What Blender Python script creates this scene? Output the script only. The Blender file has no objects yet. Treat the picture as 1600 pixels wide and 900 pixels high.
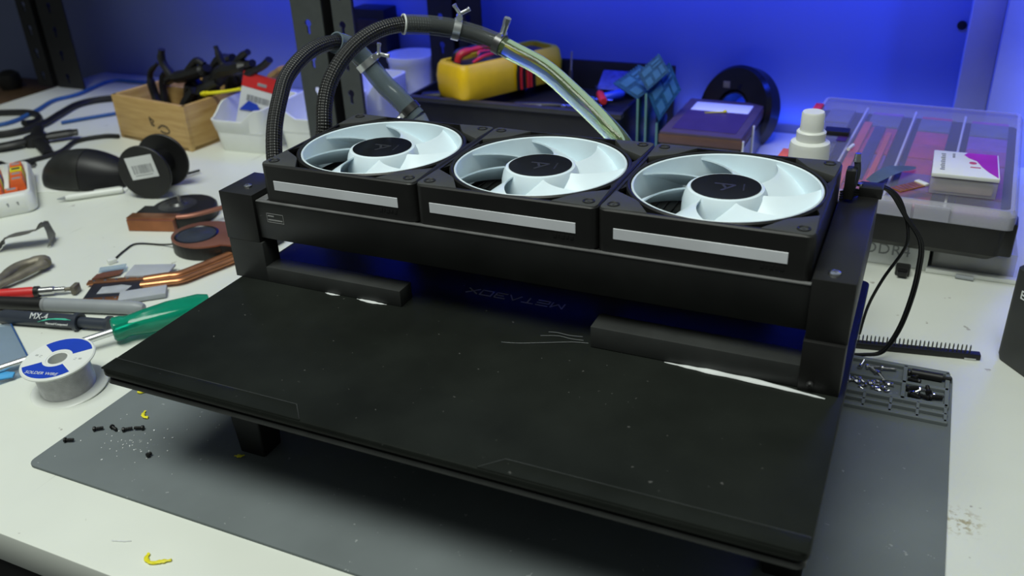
import bpy, bmesh, math, random
from mathutils import Matrix, Vector
random.seed(7)
S = 0.001                      # everything below is written in millimetres
scene = bpy.context.scene
col = scene.collection

# ------------------------------------------------------------------ camera
cam_d = bpy.data.cameras.new('camera'); cam = bpy.data.objects.new('camera', cam_d); col.objects.link(cam)
CAM = Vector((398.6, -443.74, 364.46))
RT = ((0.9091, 0.1589, -0.3852), (0.4145, -0.4374, 0.7980), (-0.0417, -0.8851, -0.4635))
m = Matrix(((RT[0][0], -RT[0][1], -RT[0][2]), (RT[1][0], -RT[1][1], -RT[1][2]), (RT[2][0], -RT[2][1], -RT[2][2])))
cam.matrix_world = Matrix.Translation(CAM * S) @ m.to_quaternion().to_matrix().to_4x4()
cam_d.sensor_width = 36; cam_d.lens = 1394.59 / 1600 * 36
cam_d.clip_start = 0.01; cam_d.clip_end = 50
cam_d.dof.use_dof = True; cam_d.dof.focus_distance = 0.60; cam_d.dof.aperture_fstop = 9.0
scene.camera = cam

# ------------------------------------------------------------------ world, lights, exposure
w = bpy.data.worlds.new('room_ambient'); scene.world = w; w.use_nodes = True
w.node_tree.nodes['Background'].inputs[0].default_value = (0.80, 0.90, 0.88, 1)
w.node_tree.nodes['Background'].inputs[1].default_value = 0.105
def area(name, loc, target, sx, sy, power, color):
    d = bpy.data.lights.new(name, 'AREA'); d.shape = 'RECTANGLE'; d.size = sx * S; d.size_y = sy * S
    d.energy = power; d.color = color
    o = bpy.data.objects.new(name, d); col.objects.link(o); o.location = Vector(loc) * S
    o.rotation_euler = (Vector(target) - Vector(loc)).to_track_quat('-Z', 'Y').to_euler()
    return o
area('ceiling_panel_light', (-60, -580, 1950), (120, 60, 0), 1600, 700, 38.5, (0.94, 1.0, 0.92))
area('blue_led_strip_under_shelf', (0, 600, 318), (0, 690, 215), 1350, 12, 3.7, (0.012, 0.05, 1.0))
area('blue_led_strip_on_bench', (330, 678, 12), (330, 689, 60), 420, 8, 0.15, (0.012, 0.07, 1.0))
area('blue_led_strip_by_pillar', (590, 585, 150), (540, 640, 150), 12, 320, 0.42, (0.03, 0.09, 1.0)).data.spread = math.radians(110)
vs = scene.view_settings
vs.view_transform = 'Standard'; vs.look = 'None'; vs.exposure = 0.0; vs.gamma = 1.0; vs.use_curve_mapping = False

# ------------------------------------------------------------------ materials
MATS = {}
def mat(name, color, rough=0.5, metal=0.0, var=0.0, vscale=60.0, bump=0.0, bscale=400.0, trans=0.0, ior=1.45,
        alpha=1.0, coat=0.0, sss=0.0, aniso=None, spec=0.5, specks=None, emit=None):
    if name in MATS: return MATS[name]
    M = bpy.data.materials.new(name); M.use_nodes = True; nt = M.node_tree; N = nt.nodes; L = nt.links
    b = N['Principled BSDF']; I = b.inputs
    I['Base Color'].default_value = (*color, 1); I['Roughness'].default_value = rough; I['Metallic'].default_value = metal
    I['IOR'].default_value = ior; I['Transmission Weight'].default_value = trans; I['Alpha'].default_value = alpha
    I['Coat Weight'].default_value = coat; I['Specular IOR Level'].default_value = spec
    if sss: I['Subsurface Weight'].default_value = sss; I['Subsurface Radius'].default_value = (0.004, 0.004, 0.004)
    tc = N.new('ShaderNodeTexCoord')
    cur = None
    if var:
        n = N.new('ShaderNodeTexNoise'); n.inputs['Scale'].default_value = vscale; n.inputs['Detail'].default_value = 5
        L.new(tc.outputs['Object'], n.inputs['Vector'])
        r = N.new('ShaderNodeValToRGB'); r.color_ramp.elements[0].position = 0.3; r.color_ramp.elements[1].position = 0.7
        r.color_ramp.elements[0].color = (*[max(0, c * (1 - var)) for c in color], 1)
        r.color_ramp.elements[1].color = (*[min(1, c * (1 + var)) for c in color], 1)
        L.new(n.outputs['Fac'], r.inputs['Fac']); cur = r.outputs['Color']
    if specks:                                   # (scale, threshold, colour): little dust marks and wear
        sc, th, sc_col = specks
        n = N.new('ShaderNodeTexNoise'); n.inputs['Scale'].default_value = sc; n.inputs['Detail'].default_value = 2
        L.new(tc.outputs['Object'], n.inputs['Vector'])
        r = N.new('ShaderNodeValToRGB'); r.color_ramp.elements[0].position = th; r.color_ramp.elements[1].position = th + 0.03
        L.new(n.outputs['Fac'], r.inputs['Fac'])
        mx = N.new('ShaderNodeMix'); mx.data_type = 'RGBA'
        L.new(r.outputs['Color'], mx.inputs['Factor'])
        if cur: L.new(cur, mx.inputs['A'])
        else: mx.inputs['A'].default_value = (*color, 1)
        mx.inputs['B'].default_value = (*sc_col, 1); cur = mx.outputs['Result']
    if cur: L.new(cur, I['Base Color'])
    if bump:
        n = N.new('ShaderNodeTexNoise'); n.inputs['Scale'].default_value = bscale; n.inputs['Detail'].default_value = 3
        L.new(tc.outputs['Object'], n.inputs['Vector'])
        bp = N.new('ShaderNodeBump'); bp.inputs['Strength'].default_value = bump; bp.inputs['Distance'].default_value = 0.0005
        L.new(n.outputs['Fac'], bp.inputs['Height']); L.new(bp.outputs['Normal'], I['Normal'])
    if emit: I['Emission Color'].default_value = (*emit[0], 1); I['Emission Strength'].default_value = emit[1]
    MATS[name] = M; return M

def clear_mat(name, tint, fac, rough=0.1, base=(0.8, 0.85, 0.85)):
    """thin clear plastic: part of the light passes straight, the rest meets a milky glossy skin"""
    if name in MATS: return MATS[name]
    M = bpy.data.materials.new(name); M.use_nodes = True; nt = M.node_tree; N = nt.nodes; L = nt.links
    b = N['Principled BSDF']; b.inputs['Base Color'].default_value = (*base, 1); b.inputs['Roughness'].default_value = rough
    t = N.new('ShaderNodeBsdfTransparent'); t.inputs[0].default_value = (*tint, 1)
    n = N.new('ShaderNodeTexNoise'); n.inputs['Scale'].default_value = 90
    mr = N.new('ShaderNodeMapRange'); mr.inputs['To Min'].default_value = fac * 0.85; mr.inputs['To Max'].default_value = min(1, fac * 1.15)
    L.new(n.outputs['Fac'], mr.inputs['Value'])
    x = N.new('ShaderNodeMixShader'); L.new(mr.outputs['Result'], x.inputs['Fac'])
    L.new(t.outputs[0], x.inputs[1]); L.new(b.outputs[0], x.inputs[2]); L.new(x.outputs[0], N['Material Output'].inputs['Surface'])
    MATS[name] = M; return M

trim_m = mat('trim_paint', (0.46, 0.48, 0.60), 0.6, var=0.02)
desk_m = mat('bench_laminate', (0.73, 0.755, 0.69), 0.42, var=0.04, vscale=9, specks=(95, 0.735, (0.42, 0.41, 0.36)))
def desk_wear(M):
    nt = M.node_tree; N = nt.nodes; L = nt.links; b = N['Principled BSDF']; src = b.inputs['Base Color'].links[0].from_socket
    tc = N.new('ShaderNodeTexCoord')
    def mul(a, c):
        n = N.new('ShaderNodeMath'); n.operation = 'MULTIPLY'; L.new(a, n.inputs[0]); L.new(c, n.inputs[1]); return n.outputs[0]
    def ramp(x, p0, p1, inv=False):
        n = N.new('ShaderNodeMapRange'); n.inputs['From Min'].default_value = p0; n.inputs['From Max'].default_value = p1
        if inv: n.inputs['To Min'].default_value = 1; n.inputs['To Max'].default_value = 0
        L.new(x, n.inputs['Value']); return n.outputs['Result']
    def noise(scale, detail=4, map_=None):
        n = N.new('ShaderNodeTexNoise'); n.inputs['Scale'].default_value = scale; n.inputs['Detail'].default_value = detail
        if map_:
            mp = N.new('ShaderNodeMapping'); mp.inputs['Rotation'].default_value = (0, 0, map_[0]); mp.inputs['Scale'].default_value = map_[1]
            L.new(tc.outputs['Object'], mp.inputs['Vector']); L.new(mp.outputs[0], n.inputs['Vector'])
        else: L.new(tc.outputs['Object'], n.inputs['Vector'])
        return n.outputs['Fac']
    def mixin(cur, fac, colr):
        m = N.new('ShaderNodeMix'); m.data_type = 'RGBA'; L.new(fac, m.inputs['Factor']); L.new(cur, m.inputs['A']); m.inputs['B'].default_value = (*colr, 1); return m.outputs['Result']
    # fine scratches in two directions, in patches
    for ang, sc in ((0.75, (260, 6, 1)), (-0.35, (220, 7, 1))):
        src = mixin(src, mul(ramp(noise(1.0, 2, (ang, sc)), .70, .76), ramp(noise(11), .52, .62)), (0.50, 0.51, 0.46))
    # a brown glue stain beside the mat
    d = N.new('ShaderNodeVectorMath'); d.operation = 'DISTANCE'; L.new(tc.outputs['Object'], d.inputs[0]); d.inputs[1].default_value = STAIN
    src = mixin(src, mul(ramp(d.outputs['Value'], .004, .016, True), ramp(noise(240, 3), .5, .62)), (0.42, 0.38, 0.24))
    L.new(src, b.inputs['Base Color'])
STAIN = (0.456, -0.190, 0.025)
desk_wear(desk_m)
wall_m = mat('wall_paint', (0.235, 0.275, 0.44), 0.7, var=0.03, vscale=5, bump=0.15, bscale=300)
floor_m = mat('dark_floor', (0.02, 0.02, 0.022), 0.8, var=0.3)
edge_m = mat('bench_edge_black', (0.008, 0.008, 0.008), 0.6, var=0.2)
mat_m = mat('mat_silicone', (0.155, 0.176, 0.182), 0.7, spec=0.2, var=0.10, vscale=14, specks=(230, 0.725, (0.28, 0.3, 0.3)))
lid_m = mat('lid_black', (0.0135, 0.0155, 0.0135), 0.27, spec=0.04, var=0.30, vscale=16, bump=0.05, bscale=3000, specks=(260, 0.735, (0.09, 0.09, 0.085)))
base_m = mat('laptop_base_black', (0.032, 0.034, 0.032), 0.4, var=0.2)
print_m = mat('printed_black', (0.012, 0.012, 0.0115), 0.42, var=0.2, vscale=40, bump=0.08, bscale=1500)
print2_m = mat('printed_black_matte', (0.030, 0.032, 0.031), 0.5, var=0.2, vscale=40, bump=0.10, bscale=1500)
rad_m = mat('radiator_paint', (0.010, 0.0105, 0.010), 0.38, var=0.25, vscale=30, specks=(150, 0.785, (0.16, 0.16, 0.16)))
fan_m = mat('fan_frame_black', (0.012, 0.012, 0.0115), 0.45, var=0.15, bump=0.05, bscale=2500)
pad_m = mat('fan_pad_grey', (0.048, 0.050, 0.048), 0.55, var=0.1)
white_m = mat('fan_white_plastic', (0.76, 0.87, 0.93), 0.30, sss=0.25, var=0.02)
strip_m = mat('strip_frosted', (0.74, 0.76, 0.80), 0.30, var=0.12, vscale=22)
sticker_m = mat('hub_sticker', (0.006, 0.007, 0.009), 0.12, var=0.3)
sticklogo_m = mat('hub_logo', (0.03, 0.031, 0.034), 0.4, var=0.05)
hole_m = mat('hole_black', (0.003, 0.003, 0.003), 0.5, var=0.1)
steel_m = mat('steel', (0.62, 0.62, 0.62), 0.25, 1.0, var=0.1)
dsteel_m = mat('dark_steel', (0.12, 0.12, 0.12), 0.35, 0.8, var=0.2)
zinc_m = mat('zinc', (0.72, 0.74, 0.74), 0.3, 0.9, var=0.1)
copper_m = mat('copper', (0.56, 0.24, 0.11), 0.32, 0.85, var=0.15, vscale=80)
copper2_m = mat('copper_anodised', (0.30, 0.125, 0.085), 0.42, 0.6, var=0.15, vscale=40)
black_m = mat('black_plastic', (0.010, 0.010, 0.010), 0.45, var=0.2, vscale=50)
blackg_m = mat('black_gloss', (0.007, 0.007, 0.008), 0.22, var=0.2)
mouse_m = mat('mouse_rubber', (0.020, 0.021, 0.020), 0.40, var=0.4, vscale=25)
mouse2_m = mat('mouse_buttons', (0.008, 0.008, 0.010), 0.45, var=0.1)
cable_m = mat('cable_black', (0.008, 0.008, 0.009), 0.5, var=0.2)
bluecable_m = mat('cable_blue', (0.025, 0.09, 0.28), 0.5, var=0.1)
whitep_m = mat('white_plastic', (0.78, 0.80, 0.76), 0.35, var=0.02)
bin_m = mat('bin_white', (0.84, 0.86, 0.83), 0.45, var=0.02, sss=0.1)
paper_m = mat('label_paper', (0.72, 0.74, 0.74), 0.6, var=0.03)
ink_m = mat('ink_black', (0.02, 0.02, 0.022), 0.6, var=0.1)
inkg_m = mat('ink_grey', (0.25, 0.26, 0.27), 0.6, var=0.1)
orange_m = mat('orange_block', (0.85, 0.16, 0.04), 0.4, var=0.08)
yellow_m = mat('yellow_plastic', (0.94, 0.59, 0.010), 0.4, var=0.04)
lemon_m = mat('lemon_plastic', (0.80, 0.72, 0.02), 0.5, var=0.06)
red_m = mat('red_plastic', (0.65, 0.03, 0.03), 0.4, var=0.08)
blue_m = mat('blue_plastic', (0.02, 0.06, 0.50), 0.4, var=0.08)
grey_m = mat('grey_plastic', (0.30, 0.32, 0.34), 0.4, var=0.05)
slate_m = mat('slate_plastic', (0.035, 0.042, 0.058), 0.35, var=0.1)
green_m = mat('green_acetate', (0.005, 0.38, 0.23), 0.12, trans=0.55, ior=1.45, var=0.05)
solder_m = mat('solder_wire', (0.66, 0.66, 0.67), 0.42, 0.6, var=0.1, vscale=200)
glass_m = clear_mat('blue_glass', (0.72, 0.80, 0.88), 0.30, 0.05, (0.45, 0.52, 0.6))
tube_m = clear_mat('clear_vinyl', (0.80, 0.85, 0.88), 0.42, 0.12, (0.55, 0.62, 0.66))
liquid_m = mat('green_coolant_tube', (0.66, 0.86, 0.44), 0.06, trans=0.92, ior=1.36, var=0.02)
braid_m = None
wood_pine = None
case_lid_m = clear_mat('case_lid_clear', (0.86, 0.86, 0.90), 0.42, 0.22, (0.62, 0.62, 0.70))
clearbox_m = clear_mat('clear_box', (0.9, 0.9, 0.9), 0.35, 0.12, (0.7, 0.7, 0.72))
rack_m = mat('rack_grey', (0.055, 0.062, 0.062), 0.5, var=0.1)
rackd_m = mat('rack_dark', (0.010, 0.010, 0.012), 0.55, var=0.2)
pcb_m = mat('pcb_green', (0.004, 0.055, 0.050), 0.35, var=0.2)
pcbb_m = mat('pcb_blue', (0.006, 0.055, 0.12), 0.6, spec=0.2, var=0.35, vscale=220)
trace_m = mat('pcb_trace', (0.03, 0.12, 0.22), 0.6, spec=0.2, var=0.1)
brown_m = mat('brown_card', (0.115, 0.060, 0.045), 0.5, var=0.1)
brownlid_m = mat('brown_lid', (0.085, 0.060, 0.085), 0.4, var=0.1)
crimson_m = mat('crimson_insert', (0.50, 0.06, 0.12), 0.5, var=0.15)
magenta_m = mat('magenta_insert', (0.36, 0.07, 0.30), 0.5, var=0.15)
violet_m = mat('violet_insert', (0.26, 0.10, 0.36), 0.5, var=0.15)
greyfoam_m = mat('grey_insert', (0.13, 0.14, 0.18), 0.6, var=0.1)
purple_m = mat('purple_print', (0.36, 0.02, 0.36), 0.5, var=0.15, vscale=30)
glue_m = mat('glue_white', (0.68, 0.70, 0.70), 0.45, var=0.1)
brush_m = mat('brushed_metal', (0.36, 0.36, 0.34), 0.45, 0.6, var=0.2)
beige_m = mat('old_metal', (0.20, 0.18, 0.14), 0.5, 0.4, var=0.3)
amber_m = mat('amber_film', (0.30, 0.12, 0.02), 0.35, var=0.25, vscale=200)
thermal_m = mat('thermal_pad', (0.40, 0.42, 0.46), 0.7, var=0.06)

def make_braid():
    M = bpy.data.materials.new('braided_sleeve'); M.use_nodes = True; nt = M.node_tree; N = nt.nodes; L = nt.links
    b = N['Principled BSDF']; b.inputs['Roughness'].default_value = 0.42
    uv = N.new('ShaderNodeUVMap')
    sep = N.new('ShaderNodeSeparateXYZ'); L.new(uv.outputs[0], sep.inputs[0])
    def M_(op, a, bb=None, c=None):
        n = N.new('ShaderNodeMath'); n.operation = op
        for i, v in enumerate((a, bb)):
            if v is None: continue
            if isinstance(v, (int, float)): n.inputs[i].default_value = v
            else: L.new(v, n.inputs[i])
        return n.outputs[0]
    u = M_('MULTIPLY', sep.outputs[0], 9.0); v = M_('MULTIPLY', sep.outputs[1], 0.24)
    a = M_('SINE', M_('MULTIPLY', M_('ADD', u, v), 6.2832)); c = M_('SINE', M_('MULTIPLY', M_('SUBTRACT', u, v), 6.2832))
    h = M_('MULTIPLY', a, c)
    r = N.new('ShaderNodeValToRGB'); r.color_ramp.elements[0].position = 0.35; r.color_ramp.elements[1].position = 0.75
    r.color_ramp.elements[0].color = (0.004, 0.004, 0.004, 1); r.color_ramp.elements[1].color = (0.026, 0.026, 0.025, 1)
    L.new(M_('ADD', M_('MULTIPLY', h, 0.5), 0.5), r.inputs['Fac']); L.new(r.outputs[0], b.inputs['Base Color'])
    bp = N.new('ShaderNodeBump'); bp.inputs['Strength'].default_value = 0.6; bp.inputs['Distance'].default_value = 0.0006
    L.new(h, bp.inputs['Height']); L.new(bp.outputs[0], b.inputs['Normal'])
    return M
braid_m = make_braid()
def make_wood():
    M = bpy.data.materials.new('pale_wood'); M.use_nodes = True; nt = M.node_tree; N = nt.nodes; L = nt.links
    b = N['Principled BSDF']; b.inputs['Roughness'].default_value = 0.5
    tc = N.new('ShaderNodeTexCoord'); mp = N.new('ShaderNodeMapping'); mp.inputs['Scale'].default_value = (8, 8, 70)
    L.new(tc.outputs['Object'], mp.inputs['Vector'])
    n = N.new('ShaderNodeTexNoise'); n.inputs['Scale'].default_value = 2.2; n.inputs['Detail'].default_value = 6; L.new(mp.outputs[0], n.inputs['Vector'])
    r = N.new('ShaderNodeValToRGB'); r.color_ramp.elements[0].position = 0.3; r.color_ramp.elements[1].position = 0.75
    r.color_ramp.elements[0].color = (0.42, 0.25, 0.08, 1); r.color_ramp.elements[1].color = (0.62, 0.42, 0.17, 1)
    L.new(n.outputs['Fac'], r.inputs['Fac']); L.new(r.outputs[0], b.inputs['Base Color'])
    return M
wood_pine = make_wood()

# ------------------------------------------------------------------ mesh helpers (millimetres)
def BM(): return bmesh.new()
def bx(bm, x0, x1, y0, y1, z0, z1, bev=0.0, seg=2, M=None):
    t = bmesh.new()
    v = [t.verts.new((x, y, z)) for x in (x0, x1) for y in (y0, y1) for z in (z0, z1)]
    for f in ((0, 1, 3, 2), (4, 6, 7, 5), (0, 4, 5, 1), (2, 3, 7, 6), (0, 2, 6, 4), (1, 5, 7, 3)): t.faces.new([v[i] for i in f])
    if bev: bmesh.ops.bevel(t, geom=list(t.edges), offset=bev, segments=seg, affect='EDGES', profile=0.5)
    merge(bm, t, M); return bm
def merge(bm, t, M=None):
    if M is not None: bmesh.ops.transform(t, matrix=M, verts=t.verts)
    me = bpy.data.meshes.new('tmp'); t.to_mesh(me); t.free(); bm.from_mesh(me); bpy.data.meshes.remove(me)
def frame_of(d):
    d = d.normalized(); a = Vector((0, 0, 1)) if abs(d.z) < 0.9 else Vector((1, 0, 0))
    x = a.cross(d).normalized(); return x, d.cross(x)
def spline(pts, sub=6):
    P = [Vector(p) for p in pts]
    if len(P) < 3 or sub <= 1: return P
    out = []
    for i in range(len(P) - 1):
        p0 = P[max(0, i - 1)]; p1 = P[i]; p2 = P[i + 1]; p3 = P[min(len(P) - 1, i + 2)]
        for k in range(sub):
            t = k / sub
            out.append(0.5 * ((2 * p1) + (p2 - p0) * t + (2 * p0 - 5 * p1 + 4 * p2 - p3) * t * t + (3 * p1 - p0 - 3 * p2 + p3) * t ** 3))
    out.append(P[-1]); return out
def tube(bm, pts, r, n=12, sub=6, caps=True, flat=1.0, uv=False, M=None):
    t = bmesh.new(); P = spline(pts, sub); rings = []
    x = None; L = 0; Ls = []
    for i, p in enumerate(P):
        d = (P[min(i + 1, len(P) - 1)] - P[max(i - 1, 0)]).normalized()
        if x is None: x, y = frame_of(d)
        else:
            x = (x - d * x.dot(d)).normalized(); y = d.cross(x)
        if i: L += (p - P[i - 1]).length
        Ls.append(L)
        rr = r if isinstance(r, (int, float)) else r[min(len(r) - 1, int(round(i / (len(P) - 1) * (len(r) - 1))))]
        rings.append([t.verts.new(p + x * math.cos(2 * math.pi * k / n) * rr + y * math.sin(2 * math.pi * k / n) * rr * flat) for k in range(n)])
    ul = t.loops.layers.uv.new('UVMap') if uv else None
    for i in range(len(rings) - 1):
        for k in range(n):
            f = t.faces.new((rings[i][k], rings[i][(k + 1) % n], rings[i + 1][(k + 1) % n], rings[i + 1][k])); f.smooth = True
            if uv:
                for lp, (a, b) in zip(f.loops, ((k / n, Ls[i]), ((k + 1) / n, Ls[i]), ((k + 1) / n, Ls[i + 1]), (k / n, Ls[i + 1]))): lp[ul].uv = (a, b)
    if caps:
        t.faces.new(rings[0][::-1]); t.faces.new(rings[-1])
    if uv and not bm.loops.layers.uv: bm.loops.layers.uv.new('UVMap')
    merge(bm, t, M); return bm
def cyl(bm, p0, p1, r0, r1=None, n=24, M=None, caps=True):
    r1 = r0 if r1 is None else r1
    return tube(bm, [p0, p1], [r0, r1], n=n, sub=1, caps=caps, M=M)
def lathe(bm, prof, n=32, c=(0, 0, 0), axis=None, M=None, close=False):
    """profile of (r, z) about z, or about the given axis"""
    t = bmesh.new(); rings = []
    for r, z in prof:
        if r < 1e-6: rings.append([t.verts.new((0, 0, z))])
        else: rings.append([t.verts.new((r * math.cos(2 * math.pi * k / n), r * math.sin(2 * math.pi * k / n), z)) for k in range(n)])
    pairs = list(zip(rings[:-1], rings[1:])) + ([(rings[-1], rings[0])] if close else [])
    for a, b in pairs:
        for k in range(n):
            k2 = (k + 1) % n
            if len(a) == 1 and len(b) == 1: continue
            if len(a) == 1: t.faces.new((a[0], b[k2], b[k]))
            elif len(b) == 1: t.faces.new((a[k], a[k2], b[0]))
            else: t.faces.new((a[k], a[k2], b[k2], b[k]))
    bmesh.ops.recalc_face_normals(t, faces=t.faces)
    T = Matrix.Translation(c)
    if axis is not None: T = T @ Vector(axis).to_track_quat('Z', 'Y').to_matrix().to_4x4()
    if M is not None: T = M @ T
    merge(bm, t, T); return bm
def prism(bm, poly, z0, z1, M=None, bev=0.0):
    t = bmesh.new()
    a = [t.verts.new((x, y, z0)) for x, y in poly]; b = [t.verts.new((x, y, z1)) for x, y in poly]
    t.faces.new(a[::-1]); t.faces.new(b); n = len(poly)
    for i in range(n): t.faces.new((a[i], a[(i + 1) % n], b[(i + 1) % n], b[i]))
    bmesh.ops.recalc_face_normals(t, faces=t.faces)
    if bev: bmesh.ops.bevel(t, geom=list(t.edges), offset=bev, segments=2, affect='EDGES', profile=0.5)
    merge(bm, t, M); return bm
def rrect(x0, x1, y0, y1, r, n=5):
    out = []
    for cx, cy, a0 in ((x1 - r, y1 - r, 0), (x0 + r, y1 - r, 90), (x0 + r, y0 + r, 180), (x1 - r, y0 + r, 270)):
        for k in range(n + 1):
            a = math.radians(a0 + 90 * k / n); out.append((cx + r * math.cos(a), cy + r * math.sin(a)))
    return out
def RZ(deg, loc=(0, 0, 0)): return Matrix.Translation(loc) @ Matrix.Rotation(math.radians(deg), 4, 'Z')
def loft(bm, loops, M=None, cap0=True, cap1=True):
    t = bmesh.new(); R = [[t.verts.new(p) for p in lp] for lp in loops]; n = len(R[0])
    for a, b in zip(R[:-1], R[1:]):
        for k in range(n): t.faces.new((a[k], a[(k + 1) % n], b[(k + 1) % n], b[k]))
    if cap0: t.faces.new(R[0][::-1])
    if cap1: t.faces.new(R[-1])
    bmesh.ops.recalc_face_normals(t, faces=t.faces); merge(bm, t, M); return bm
def text_bm(bm, s, size, M, depth=0.15, sx=1.0, shear=0.0, spacing=1.0):
    cu = bpy.data.curves.new('lettering', 'FONT'); cu.body = s; cu.size = size; cu.extrude = depth; cu.align_x = 'CENTER'; cu.align_y = 'CENTER'
    cu.shear = shear; cu.space_character = spacing; cu.resolution_u = 3
    o = bpy.data.objects.new('lettering', cu); col.objects.link(o)
    bpy.context.view_layer.update()
    me = bpy.data.meshes.new_from_object(o.evaluated_get(bpy.context.evaluated_depsgraph_get()))
    t = bmesh.new(); t.from_mesh(me); bpy.data.objects.remove(o); bpy.data.meshes.remove(me); bpy.data.curves.remove(cu)
    merge(bm, t, M @ Matrix.Diagonal((sx, 1, 1, 1))); return bm

def obj(name, bm, material, parent=None, world=False, smooth=35, label=None):
    """links ONE mesh object; world=True: the bmesh is in world mm and the parent an Empty without rotation"""
    if world and parent is not None:
        bmesh.ops.translate(bm, verts=bm.verts, vec=-Vector(parent.location) / S)
    bmesh.ops.scale(bm, vec=(S, S, S), verts=bm.verts)
    me = bpy.data.meshes.new(name); bm.to_mesh(me); bm.free()
    if smooth:
        me.shade_smooth(); me.set_sharp_from_angle(angle=math.radians(smooth))
    me.materials.append(material)
    o = bpy.data.objects.new(name, me); col.objects.link(o)
    if parent is not None: o.parent = parent
    if label: o['label'] = label
    return o
def tag(o, label, cat, group=None, kind=None):
    o['label'] = label
    if cat: o['category'] = cat
    if group: o['group'] = group
    if kind: o['kind'] = kind
    return o
def thing(name, label, cat, loc=(0, 0, 0), rz=0.0, group=None):
    o = bpy.data.objects.new(name, None); o.empty_display_size = 0.02; col.objects.link(o)
    o.location = Vector(loc) * S; o.rotation_euler = (0, 0, math.radians(rz))
    return tag(o, label, cat, group)
def solo(name, bm, material, label, cat, loc, rz=0.0, group=None, smooth=35, rot=None):
    """a thing that is one mesh, built round its own base point"""
    o = obj(name, bm, material, smooth=smooth); o.location = Vector(loc) * S
    o.rotation_euler = rot if rot else (0, 0, math.radians(rz))
    return tag(o, label, cat, group)
def dup(root, loc=None, rz=None, label=None):
    r = root.copy(); col.objects.link(r)
    if loc is not None: r.location = Vector(loc) * S
    if rz is not None: r.rotation_euler = (0, 0, math.radians(rz))
    if label: r['label'] = label
    for ch in list(root.children):
        c = ch.copy(); col.objects.link(c); c.parent = r
        for g in ch.children:
            d = g.copy(); col.objects.link(d); d.parent = c
    return r
def struct(name, bm, material, label=None):
    o = obj(name, bm, material); o['kind'] = 'structure'
    if label: o['label'] = label
    return o

# ------------------------------------------------------------------ setting
struct('wall_back', bx(BM(), -2200, 1500, 690, 730, -750, 1900), wall_m, 'painted back wall lit by blue LEDs')
struct('floor', bx(BM(), -2200, 1500, -1600, 690, -780, -750), floor_m, 'dark floor under the bench')
struct('trim_1', bx(BM(), 431, 464, 660, 690, -20, 900, 1.5), trim_m, 'pale boxed pillar on the blue wall')
struct('trim_2', bx(BM(), 464, 800, 640, 690, -20, 900, 1.5), trim_m, 'bright blue panel beside the pillar')
b = lathe(BM(), [(0, 0), (5.0, 0), (5.0, 1.5), (3.6, 2.2), (0, 2.2)], 20, (425, 690, 141), (0, -1, 0))
solo_hole = obj('cable_hole', b, hole_m); tag(solo_hole, 'round black grommet in the blue wall beside the pillar', 'grommet')

desk = thing('workbench', 'white laminate workbench with black front edge', 'workbench', (0, 200, -25))
obj('top', prism(BM(), rrect(-930, 760, -209, 688, 8), -25, 0, bev=0.8), desk_m, desk, world=True)
obj('front_rail', bx(BM(), -930, 760, -206, -186, -95, -25, 1), edge_m, desk, world=True)
for x, y in ((-900, -180), (730, -180), (-900, 660), (730, 660)):
    obj('leg', bx(BM(), x - 20, x + 20, y - 20, y + 20, -750, -25, 1), edge_m, desk, world=True)

# unseen shelf added above the bench, it shades the wall from the ceiling light
sh = thing('added_shade_shelf', 'unseen dark shelf board added above the bench to shade the wall', 'shelf', (-150, 560, 330))
obj('board', bx(BM(), -1500, 760, 497, 688, 331, 348, 1), rackd_m, sh, world=True)
b = bx(BM(), -1130, 1130, -2, 2, 0, 56, 1); solo('added_reflection_blocker', b, rackd_m, 'unseen dark beam added along the shade shelf to block blue reflections', 'beam', (-370, 493, 294))  # added beam, keeps the blue glow out of sticker and lid reflections
b = bx(BM(), -450, 450, -125, 125, 0, 16, 1); solo('added_left_shade_shelf', b, rackd_m, 'unseen dark board added over the left end of the bench as shade', 'shelf', (-1080, 555, 272))  # unseen board added to darken the back left of the bench

# rack posts: angle steel with keyhole slots
def keyhole_flange(bm, w, z0, z1, pitch, first, M, th=2.0, cx=None, kr=4.2):
    """vertical strip 0..w, keyholes every pitch, thin solid"""
    cx = w / 2 if cx is None else cx
    def strip(za, zb, hole):
        t = bmesh.new()
        out = [(0, za), (w, za), (w, zb), (0, zb)]
        V = [t.verts.new((x, 0, z)) for x, z in out]; E = [t.edges.new((V[i], V[(i + 1) % 4])) for i in range(4)]
        if hole is not None:
            pts = []
            for k in range(13):
                a = math.radians(-60 + 300 * k / 12); pts.append((cx + kr * math.cos(a), hole + kr * math.sin(a)))
            pts += [(cx - 2.1, hole - 11), (cx, hole - 13), (cx + 2.1, hole - 11)]
            H = [t.verts.new((x, 0, z)) for x, z in pts]; E += [t.edges.new((H[i], H[(i + 1) % len(H)])) for i in range(len(H))]
        bmesh.ops.triangle_fill(t, use_beauty=True, use_dissolve=False, edges=E)
        r = bmesh.ops.extrude_face_region(t, geom=list(t.faces))
        bmesh.ops.translate(t, verts=[g for g in r['geom'] if isinstance(g, bmesh.types.BMVert)], vec=(0, th, 0))
        bmesh.ops.recalc_face_normals(t, faces=t.faces)
        merge(bm, t, M)
    z = z0
    h = first
    while z < z1 - 1:
        zt = min(z + pitch, z1)
        inside = h - 14 > z and h + 6 < zt
        strip(z, zt, h if inside else None)
        z = zt; h += pitch
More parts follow.
